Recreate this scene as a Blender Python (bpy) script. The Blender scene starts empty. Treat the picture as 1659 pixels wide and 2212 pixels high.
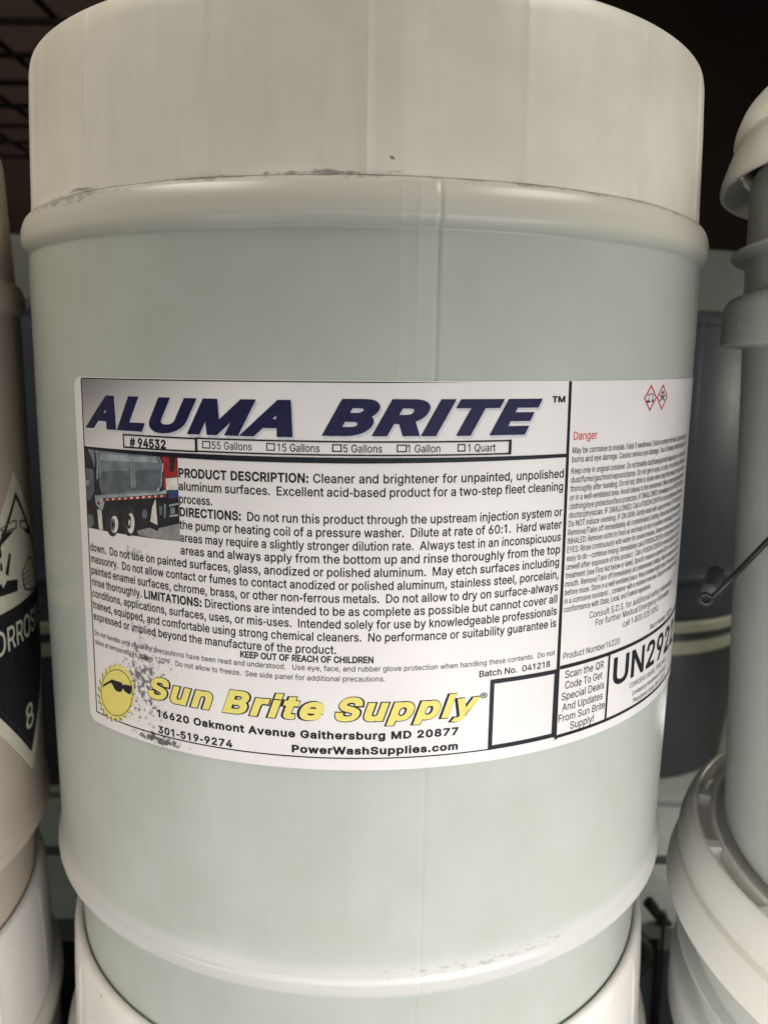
import bpy, bmesh, math, random
from mathutils import Vector, Matrix
from mathutils.geometry import delaunay_2d_cdt

sc = bpy.context.scene
C = sc.collection
S = 0.145            # radius of the centre drum in metres; all layout numbers are in drum radii
ZC = 4.66            # height of the camera above the floor, in drum radii
PI = math.pi


def W(x, y, z):
    return Vector((x * S, y * S, (z + ZC) * S))


# ------------------------------------------------------------------ camera
PITCH, ROLL, FPX = 0.17546, 0.01519, 1822.05
cd = bpy.data.cameras.new('camera')
cam = bpy.data.objects.new('camera', cd)
C.objects.link(cam)
right0, down0 = Vector((1, 0, 0)), Vector((0, -math.sin(PITCH), -math.cos(PITCH)))
ex = right0 * math.cos(ROLL) - down0 * math.sin(ROLL)
ey = right0 * math.sin(ROLL) + down0 * math.cos(ROLL)
fw = Vector((0, math.cos(PITCH), -math.sin(PITCH)))
mw = Matrix((ex, -ey, -fw)).transposed().to_4x4()
mw.translation = W(0, 0, 0)
cam.matrix_world = mw
cd.sensor_fit = 'HORIZONTAL'
cd.sensor_width = 36.0
cd.lens = 36.0 * FPX / 1659.0
cd.clip_start = 0.01
cd.clip_end = 100.0
cd.dof.use_dof = True
cd.dof.focus_distance = 0.283
cd.dof.aperture_fstop = 17.0
sc.camera = cam

# ------------------------------------------------------------------ world, lamps, exposure
world = bpy.data.worlds.new('World')
sc.world = world
world.use_nodes = True
bgn = world.node_tree.nodes['Background']
bgn.inputs['Color'].default_value = (0.55, 0.6, 0.62, 1)
bgn.inputs['Strength'].default_value = 0.035


def area(name, loc, target, sx, sy, power, color, spread=180):
    d = bpy.data.lights.new(name, 'AREA')
    d.shape = 'RECTANGLE'
    d.size, d.size_y = sx * S, sy * S
    d.energy = power
    d.color = color
    d.spread = math.radians(spread)
    o = bpy.data.objects.new(name, d)
    C.objects.link(o)
    o.location = W(*loc)
    o.rotation_euler = (W(*target) - W(*loc)).to_track_quat('-Z', 'Y').to_euler()
    return o


area('low_front_fill', (0.2, -0.8, -1.3), (0.1, 1.9, -2.5), 4.0, 1.6, 1.22, (1.0, 0.965, 0.955), 125)  # added fill, aimed down so the lower drum brightens more than its top
area('low_front_fill', (2.2, -0.6, -1.6), (0.7, 2.0, -2.2), 2.5, 1.6, 0.98, (1.0, 0.965, 0.96), 120)  # second added fill for the lower right; no doorway stands there
area('side_fill', (4.2, -0.8, -1.2), (0.8, 2.2, -1.4), 1.4, 2.0, 0.60, (0.92, 1.0, 0.93))  # added fill for the right side, no fixture behind it
area('warm_fill', (-2.0, 1.3, 2.5), (-0.5, 2.2, 0.65), 1.6, 0.7, 1.02, (1.0, 0.92, 0.78))  # added warm fill for the collar's left side, not a real fixture
area('warm_fill', (2.2, 1.1, 2.5), (0.5, 2.2, 0.65), 1.6, 0.7, 0.94, (1.0, 0.94, 0.84))  # matching added fill for the collar's right side
area('overhead_fill', (0.0, 3.0, 6.0), (0.0, 3.0, 0.0), 8.0, 3.0, 1.4, (0.90, 1.0, 0.87))  # added overhead fill, no tube hangs here
area('left_fill', (-3.2, -1.0, -2.4), (-0.8, 2.2, -1.6), 1.6, 1.6, 0.32, (1.0, 0.97, 0.86), 130)  # added warm fill that lifts the left edges and the left drum
area('strip_lamp', (1.15, -1.03, 1.2), (0.1, 1.8, 0.4), 0.10, 2.0, 0.2, (1.0, 0.98, 0.95))
area('back_wall_fill', (-6.5, 12.6, 6.0), (-6.0, 16.0, 4.6), 2.5, 0.8, 0.5, (1.0, 0.80, 0.68))  # added lamp that brightens the brown wall behind the wire shelf
area('back_gap_fill', (2.7, 4.95, -2.35), (1.6, 4.8, -3.06), 0.5, 0.5, 0.16, (0.97, 0.98, 0.93))  # added unseen lamp that brightens the deck slats
area('back_gap_fill', (4.6, 5.2, -0.2), (2.0, 5.7, -2.1), 0.6, 0.3, 0.6, (1.0, 0.95, 0.78))  # added unseen lamp that brightens the rim in the back gap

sc.view_settings.view_transform = 'Standard'
sc.view_settings.look = 'None'
sc.view_settings.exposure = 0.0
sc.view_settings.gamma = 1.0
sc.view_settings.use_curve_mapping = False


# ------------------------------------------------------------------ materials
class NT:
    def __init__(self, name):
        self.m = bpy.data.materials.new(name)
        self.m.use_nodes = True
        self.t = self.m.node_tree
        self.b = self.t.nodes['Principled BSDF']

    def n(self, kind, **kw):
        nd = self.t.nodes.new(kind)
        for k, v in kw.items():
            setattr(nd, k, v)
        return nd

    def put(self, sock, v):
        if hasattr(v, 'is_linked') or hasattr(v, 'links'):
            self.t.links.new(v, sock)
        else:
            sock.default_value = v

    def math(self, op, a, b=None, c=None, clamp=False):
        nd = self.n('ShaderNodeMath', operation=op)
        nd.use_clamp = clamp
        self.put(nd.inputs[0], a)
        if b is not None:
            self.put(nd.inputs[1], b)
        if c is not None:
            self.put(nd.inputs[2], c)
        return nd.outputs[0]

    def ramp(self, v, lo, hi):
        nd = self.n('ShaderNodeMapRange', interpolation_type='SMOOTHSTEP')
        self.put(nd.inputs['Value'], v)
        nd.inputs['From Min'].default_value = lo
        nd.inputs['From Max'].default_value = hi
        return nd.outputs['Result']

    def noise(self, vec, scale, detail=4, rough=0.55, sx=1, sy=1, off=0):
        mp = self.n('ShaderNodeMapping')
        self.put(mp.inputs['Vector'], vec)
        mp.inputs['Scale'].default_value = (sx, sy, 1)
        mp.inputs['Location'].default_value = (off, off * 0.7, off * 0.3)
        nd = self.n('ShaderNodeTexNoise')
        self.put(nd.inputs['Vector'], mp.outputs[0])
        nd.inputs['Scale'].default_value = scale
        nd.inputs['Detail'].default_value = detail
        nd.inputs['Roughness'].default_value = rough
        return nd.outputs['Fac']

    def mix(self, f, a, b):
        nd = self.n('ShaderNodeMix', data_type='RGBA')
        self.put(nd.inputs[0], f)
        self.put(nd.inputs[6], a)
        self.put(nd.inputs[7], b)
        return nd.outputs[2]

    def bump(self, h, strength, dist):
        nd = self.n('ShaderNodeBump')
        nd.inputs['Strength'].default_value = strength
        nd.inputs['Distance'].default_value = dist
        self.put(nd.inputs['Height'], h)
        self.t.links.new(nd.outputs[0], self.b.inputs['Normal'])


def rgb(c):
    return (c[0], c[1], c[2], 1)


def surface(name, col, rough=0.4, spec=0.5, sss=0.0, mottle=0.05, stains=(), bump=0.0, metal=0.0, tint=None, dry=None, ring=None):
    """Plastic / paper / metal over UV = (angle, height in radii). stains: (kind, u, v, ru, rv, scale, lo, hi, colour)."""
    q = NT(name)
    q.b.inputs['Roughness'].default_value = rough
    q.b.inputs['Specular IOR Level'].default_value = spec
    q.b.inputs['Metallic'].default_value = metal
    if sss:
        q.b.inputs['Subsurface Weight'].default_value = sss
        q.b.inputs['Subsurface Radius'].default_value = (1.0, 1.0, 0.85)
        q.b.inputs['Subsurface Scale'].default_value = 0.004
    uv = q.n('ShaderNodeTexCoord').outputs['UV']
    sep = q.n('ShaderNodeSeparateXYZ')
    q.put(sep.inputs[0], uv)
    U, V = sep.outputs[0], sep.outputs[1]
    c = rgb(col)
    if mottle:
        f = q.ramp(q.noise(uv, 5.0, 5, 0.6), 0.3, 0.7)
        d = tint or tuple(x * (1 - mottle) for x in col)
        c = q.mix(f, rgb(col), rgb(d))
        st = q.math('MULTIPLY', q.ramp(q.noise(uv, 26.0, 3, 0.6, sx=1.0, sy=0.06, off=4.0), 0.52, 0.75), mottle * 1.0)
        c = q.mix(st, c, rgb(tuple(x * 0.6 for x in col)))
    if dry:   # the empty plastic above the liquid inside is creamier
        c = q.mix(q.ramp(V, dry[0] - 0.03, dry[0] + 0.03), c, rgb(dry[1]))
    if ring:  # the thick moulded hoop near the foot shows whiter plastic
        band = q.math('MULTIPLY', q.ramp(V, -1.5075, -1.500), q.ramp(V, -1.405, -1.440))
        c = q.mix(band, c, rgb(ring))
    for i, (u, v, ru, rv, scale, lo, hi, sc_, amt) in enumerate(stains):
        du = q.math('DIVIDE', q.math('SUBTRACT', U, u), ru)
        dv = q.math('DIVIDE', q.math('SUBTRACT', V, v), rv)
        dist = q.math('SQRT', q.math('ADD', q.math('MULTIPLY', du, du), q.math('MULTIPLY', dv, dv)))
        fall = q.math('SUBTRACT', 1.0, dist, clamp=True)
        nz = q.noise(uv, scale, 5, 0.62, sx=0.4 if ru > 8 * rv else 1.0, off=1.7 * i + 0.3)
        e = q.math('ADD', nz, q.math('MULTIPLY', q.math('SUBTRACT', fall, 1.0), 0.35))
        m = q.math('MULTIPLY', q.math('MULTIPLY', q.ramp(e, lo, hi), q.ramp(fall, 0.0, 0.12)), amt)
        c = q.mix(m, c, rgb(sc_))
    q.put(q.b.inputs['Base Color'], c)
    rn = q.noise(uv, 14.0, 4, 0.6)
    q.put(q.b.inputs['Roughness'], q.math('ADD', rough - 0.07, q.math('MULTIPLY', rn, 0.14)))
    if bump:
        q.bump(q.noise(uv, 42.0, 3, 0.5), bump, 0.0006)
    return q.m


GREY = (0.06, 0.058, 0.05)
RING_DIRT = [(-0.78, 0.366, 0.36, 0.024, 80, 0.27, 0.42, GREY, 0.42),
             (-0.02, 0.374, 0.22, 0.022, 90, 0.34, 0.47, GREY, 0.42),
             (0.5, 0.374, 0.6, 0.014, 50, 0.30, 0.44, GREY, 0.55),
             (0.95, 0.374, 0.40, 0.018, 80, 0.24, 0.38, GREY, 0.42),
             (-0.35, 0.374, 0.4, 0.014, 50, 0.34, 0.48, GREY, 0.5)]
BODY_DIRT = [(-0.46, 0.24, 0.13, 0.045, 60, 0.60, 0.64, GREY, 0.9),
             (-0.63, 0.16, 0.10, 0.05, 20, 0.5, 0.65, (0.2, 0.21, 0.16), 0.25),
             (-0.455, 0.348, 0.03, 0.012, 90, 0.53, 0.58, GREY, 0.9),
             (0.35, -1.437, 0.80, 0.030, 110, 0.40, 0.58, (0.16, 0.16, 0.145), 0.4),
             (-0.35, -1.0, 0.3, 0.2, 120, 0.70, 0.73, GREY, 0.8)]
M = {}
M['body'] = surface('drum_body_plastic', (0.388, 0.411, 0.376), 0.33, 0.45, 0.3, 0.07, RING_DIRT + BODY_DIRT, 0.03, tint=(0.360, 0.389, 0.344), dry=(0.285, (0.50, 0.485, 0.425)), ring=(0.45, 0.45, 0.43))
M['skirt'] = surface('drum_collar_plastic', (0.655, 0.625, 0.555), 0.40, 0.45, 0.25, 0.09,
                     [(-0.16, 0.613, 0.07, 0.022, 42, 0.50, 0.60, GREY, 0.28),
                      (0.073, 0.407, 0.03, 0.012, 55, 0.43, 0.49, GREY, 0.75),
                      (-0.4, 0.56, 0.12, 0.05, 70, 0.62, 0.66, GREY, 0.8),
                      (0.30, 0.66, 0.3, 0.08, 14, 0.55, 0.7, (0.33, 0.30, 0.25), 0.2),
                      (-0.05, 0.377, 0.4, 0.012, 60, 0.36, 0.50, GREY, 0.6),
                      (-0.75, 0.38, 0.3, 0.013, 60, 0.42, 0.52, GREY, 0.6)], 0.05)
M['skirt_low'] = surface('lower_collar_plastic', (0.66, 0.64, 0.595), 0.42, 0.45, 0.15, 0.06,
                         [(-0.85, 0.74, 0.10, 0.03, 60, 0.56, 0.60, (0.15, 0.06, 0.03), 0.9),
                          (-0.68, 0.72, 0.08, 0.03, 60, 0.56, 0.60, (0.15, 0.06, 0.03), 0.9),
                          (0.85, 0.72, 0.25, 0.08, 22, 0.46, 0.62, (0.42, 0.27, 0.12), 0.4),
                          (0.78, 0.70, 0.12, 0.04, 60, 0.58, 0.61, (0.12, 0.05, 0.03), 0.9)], 0.05)
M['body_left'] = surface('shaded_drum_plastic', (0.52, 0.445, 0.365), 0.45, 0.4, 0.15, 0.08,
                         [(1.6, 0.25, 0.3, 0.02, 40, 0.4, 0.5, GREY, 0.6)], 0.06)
M['pail'] = surface('pail_plastic', (0.62, 0.635, 0.60), 0.30, 0.5, 0.15, 0.05, (), 0.05)
M['lid'] = surface('pail_lid_plastic', (0.85, 0.825, 0.77), 0.24, 0.5, 0.15, 0.05, (), 0.0)
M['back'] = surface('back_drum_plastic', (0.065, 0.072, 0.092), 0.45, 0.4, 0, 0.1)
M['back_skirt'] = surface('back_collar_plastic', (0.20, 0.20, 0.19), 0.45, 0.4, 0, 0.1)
M['tub'] = surface('dark_tub_plastic', (0.06, 0.06, 0.068), 0.4, 0.4, 0, 0.1)
M['tub_rim'] = surface('pale_rim_plastic', (0.45, 0.44, 0.36), 0.4, 0.4, 0, 0.1)
M['label'] = surface('label_paper', (0.64, 0.618, 0.608), 0.36, 0.4, 0.0, 0.05,
                     [(-0.53, -0.755, 0.16, 0.24, 66, 0.385, 0.51, (0.04, 0.04, 0.04), 0.85),
                      (-0.49, -0.899, 0.12, 0.020, 60, 0.27, 0.42, (0.03, 0.03, 0.03), 0.9),
                      (-0.54, -0.45, 0.11, 0.06, 60, 0.46, 0.56, (0.12, 0.12, 0.11), 0.6),
                      (-0.56, -0.60, 0.10, 0.16, 70, 0.46, 0.60, (0.25, 0.25, 0.23), 0.5),
                      (-0.50, -0.16, 0.12, 0.04, 60, 0.58, 0.66, (0.15, 0.15, 0.15), 0.5),
                      (0.90, -0.15, 0.06, 0.06, 20, 0.50, 0.66, (0.35, 0.35, 0.34), 0.4)], 0.03)


def flat(name, col, rough=0.45, grain=700.0, lo=1.0, hi=1.25):
    q = NT(name)
    uv = q.n('ShaderNodeTexCoord').outputs['Object']
    f = q.ramp(q.noise(uv, grain, 5, 0.7), 0.3, 0.7)
    q.put(q.b.inputs['Base Color'], q.mix(f, rgb(tuple(x * lo for x in col)), rgb(tuple(min(1, x * hi + 0.004) for x in col))))
    q.b.inputs['Roughness'].default_value = rough
    q.b.inputs['Specular IOR Level'].default_value = 0.18
    return q.m


INK = {'black': flat('black_ink', (0.006, 0.0065, 0.011)), 'navy': flat('navy_ink', (0.008, 0.008, 0.040)),
       'silver': flat('silver_ink', (0.42, 0.42, 0.45)), 'red': flat('red_ink', (0.42, 0.035, 0.03)),
       'yellow': flat('yellow_ink', (0.64, 0.56, 0.15), 0.45, 500.0, 0.97, 1.03), 'white': flat('white_ink', (0.64, 0.618, 0.608)),
       'steel': flat('steel_blue_print', (0.135, 0.165, 0.18), 0.45, 170.0, 0.75, 1.3), 'steel2': flat('dark_steel_print', (0.085, 0.10, 0.115), 0.45, 170.0, 0.75, 1.3),
       'pale': flat('pale_steel_print', (0.24, 0.28, 0.29), 0.45, 170.0, 0.75, 1.3), 'dark': flat('dark_print', (0.016, 0.016, 0.02), 0.45, 170.0, 0.75, 1.3),
       'cab': flat('cab_red_print', (0.22, 0.02, 0.018), 0.45, 170.0, 0.75, 1.3), 'cream': flat('cream_print', (0.50, 0.47, 0.43), 0.45, 170.0, 0.75, 1.3),
       'ground': flat('ground_print', (0.20, 0.20, 0.20), 0.45, 170.0, 0.75, 1.3), 'tyre': flat('tyre_print', (0.028, 0.028, 0.031), 0.45, 170.0, 0.75, 1.3), 'blue': flat('blue_print', (0.03, 0.045, 0.13), 0.45, 170.0, 0.75, 1.3),
       'plac': flat('placard_paper', (0.62, 0.60, 0.48)), 'outline': flat('grey_ink', (0.10, 0.10, 0.09))}


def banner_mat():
    """The banner behind the product name has a printed grey fade, deepened to paint in shade at upper left."""
    q = NT('shaded_banner_print')
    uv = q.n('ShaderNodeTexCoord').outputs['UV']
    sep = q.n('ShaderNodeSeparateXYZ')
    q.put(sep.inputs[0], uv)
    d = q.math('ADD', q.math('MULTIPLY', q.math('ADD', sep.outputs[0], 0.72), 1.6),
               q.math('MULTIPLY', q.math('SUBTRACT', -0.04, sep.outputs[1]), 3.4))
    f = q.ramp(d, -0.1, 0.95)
    q.put(q.b.inputs['Base Color'], q.mix(f, (0.13, 0.13, 0.14, 1), (0.64, 0.618, 0.608, 1)))  # dark end adds painted shade to the printed fade
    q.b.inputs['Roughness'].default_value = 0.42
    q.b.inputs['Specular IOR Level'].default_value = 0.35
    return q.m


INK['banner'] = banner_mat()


# ------------------------------------------------------------------ object helpers
def link(o, parent=None):
    C.objects.link(o)
    if parent:
        o.parent = parent
    return o


def thing(name, loc, label, cat, group=None, rz=0.0):
    o = bpy.data.objects.new(name, None)
    o.empty_display_size = 0.05
    C.objects.link(o)
    o.location = W(*loc)
    o.rotation_euler = (0, 0, rz)
    o['label'] = label
    o['category'] = cat
    if group:
        o['group'] = group
    return o


def mesh(name, verts, faces, mats, parent=None, uvs=None, midx=None, smooth=True):
    """verts in metres, local to the thing; uvs per vertex."""
    me = bpy.data.meshes.new(name)
    me.from_pydata([tuple(v) for v in verts], [], faces)
    for m in (mats if isinstance(mats, (list, tuple)) else [mats]):
        me.materials.append(m)
    if midx:
        for p, i in zip(me.polygons, midx):
            p.material_index = i
    if uvs:
        lay = me.uv_layers.new(name='UVMap')
        for l in me.loops:
            lay.data[l.index].uv = uvs[l.vertex_index]
    if smooth:
        for p in me.polygons:
            p.use_smooth = True
    me.update()
    return link(bpy.data.objects.new(name, me), parent)


def smooth_profile(pts, rad=0.012, n=4):
    """Rounds the corners of an (r, z) polyline."""
    out = [pts[0]]
    for a, b, c in zip(pts, pts[1:], pts[2:]):
        A, B, D = Vector(a[:2]), Vector(b[:2]), Vector(c[:2])
        rr = b[2] if len(b) > 2 else rad
        la, lc = (A - B).length, (D - B).length
        k = min(rr, la * 0.48, lc * 0.48)
        p0, p1 = B + (A - B).normalized() * k, B + (D - B).normalized() * k
        for i in range(n + 1):
            t = i / n
            out.append(tuple(p0 * (1 - t) ** 2 + B * 2 * t * (1 - t) + p1 * t * t))
    out.append(pts[-1][:2])
    return [tuple(p[:2]) for p in out]


def lathe(name, prof, mat, parent, nseg=256, extra=(), rfun=None, z0=0.0):
    phis = sorted(set([round(-PI + 2 * PI * i / nseg, 5) for i in range(nseg)] + [round(e, 5) for e in extra]))
    phis.append(PI)
    V, UV, F = [], [], []
    for ph in phis:
        for (r, z) in prof:
            rr = r + (rfun(ph, z) if rfun else 0.0)
            V.append((rr * math.sin(ph) * S, -rr * math.cos(ph) * S, (z - z0) * S))
            UV.append((ph, z))
    n = len(prof)
    for i in range(len(phis) - 1):
        for j in range(n - 1):
            a, b = i * n + j, (i + 1) * n + j
            F.append((a, a + 1, b + 1, b))
    # outward orientation: profile runs bottom to top -> (phi, z) faces outwards when flipped
    F = [f[::-1] for f in F]
    return mesh(name, V, F, mat, parent, UV)


def tube(name, pts, r, mat=None, parent=None, closed=False, ns=10):
    """A round bar through points (metres, local)."""
    pts = [Vector(p) for p in pts]
    V, F = [], []
    N = len(pts)
    up = Vector((0.013, 0.021, 1)).normalized()
    prev = None
    for i, p in enumerate(pts):
        if closed:
            t = (pts[(i + 1) % N] - pts[i - 1]).normalized()
        else:
            t = (pts[min(i + 1, N - 1)] - pts[max(i - 1, 0)]).normalized()
        a = (prev - t * prev.dot(t)) if prev else t.cross(up)
        if a.length < 1e-5:
            a = t.cross(Vector((1, 0, 0)))
        a.normalize()
        prev = a
        b = t.cross(a)
        for k in range(ns):
            th = 2 * PI * k / ns
            V.append(p + (a * math.cos(th) + b * math.sin(th)) * r)
    for i in range(N if closed else N - 1):
        for k in range(ns):
            i2, k2 = (i + 1) % N, (k + 1) % ns
            F.append((i * ns + k, i * ns + k2, i2 * ns + k2, i2 * ns + k))
    if not closed:
        F.append(tuple(range(ns))[::-1])
        F.append(tuple(range((N - 1) * ns, N * ns)))
    return V, F


def boxvf(x0, x1, y0, y1, z0, z1):
    v = [(x, y, z) for x in (x0, x1) for y in (y0, y1) for z in (z0, z1)]
    f = [(0, 1, 3, 2), (4, 6, 7, 5), (0, 4, 5, 1), (2, 3, 7, 6), (0, 2, 6, 4), (1, 5, 7, 3)]
    return v, f


def join(parts):
    V, F = [], []
    for v, f in parts:
        k = len(V)
        V += list(v)
        F += [tuple(i + k for i in q) for q in f]
    return V, F


def copy_tree(o, parent=None):
    c = o.copy()
    C.objects.link(c)
    if parent:
        c.parent = parent
    for ch in list(o.children):
        copy_tree(ch, c)
    return c


def paint(o, mat):
    """A copy that shares mesh data but has a material of its own."""
    o.material_slots[0].link = 'OBJECT'
    o.material_slots[0].material = mat


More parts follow.
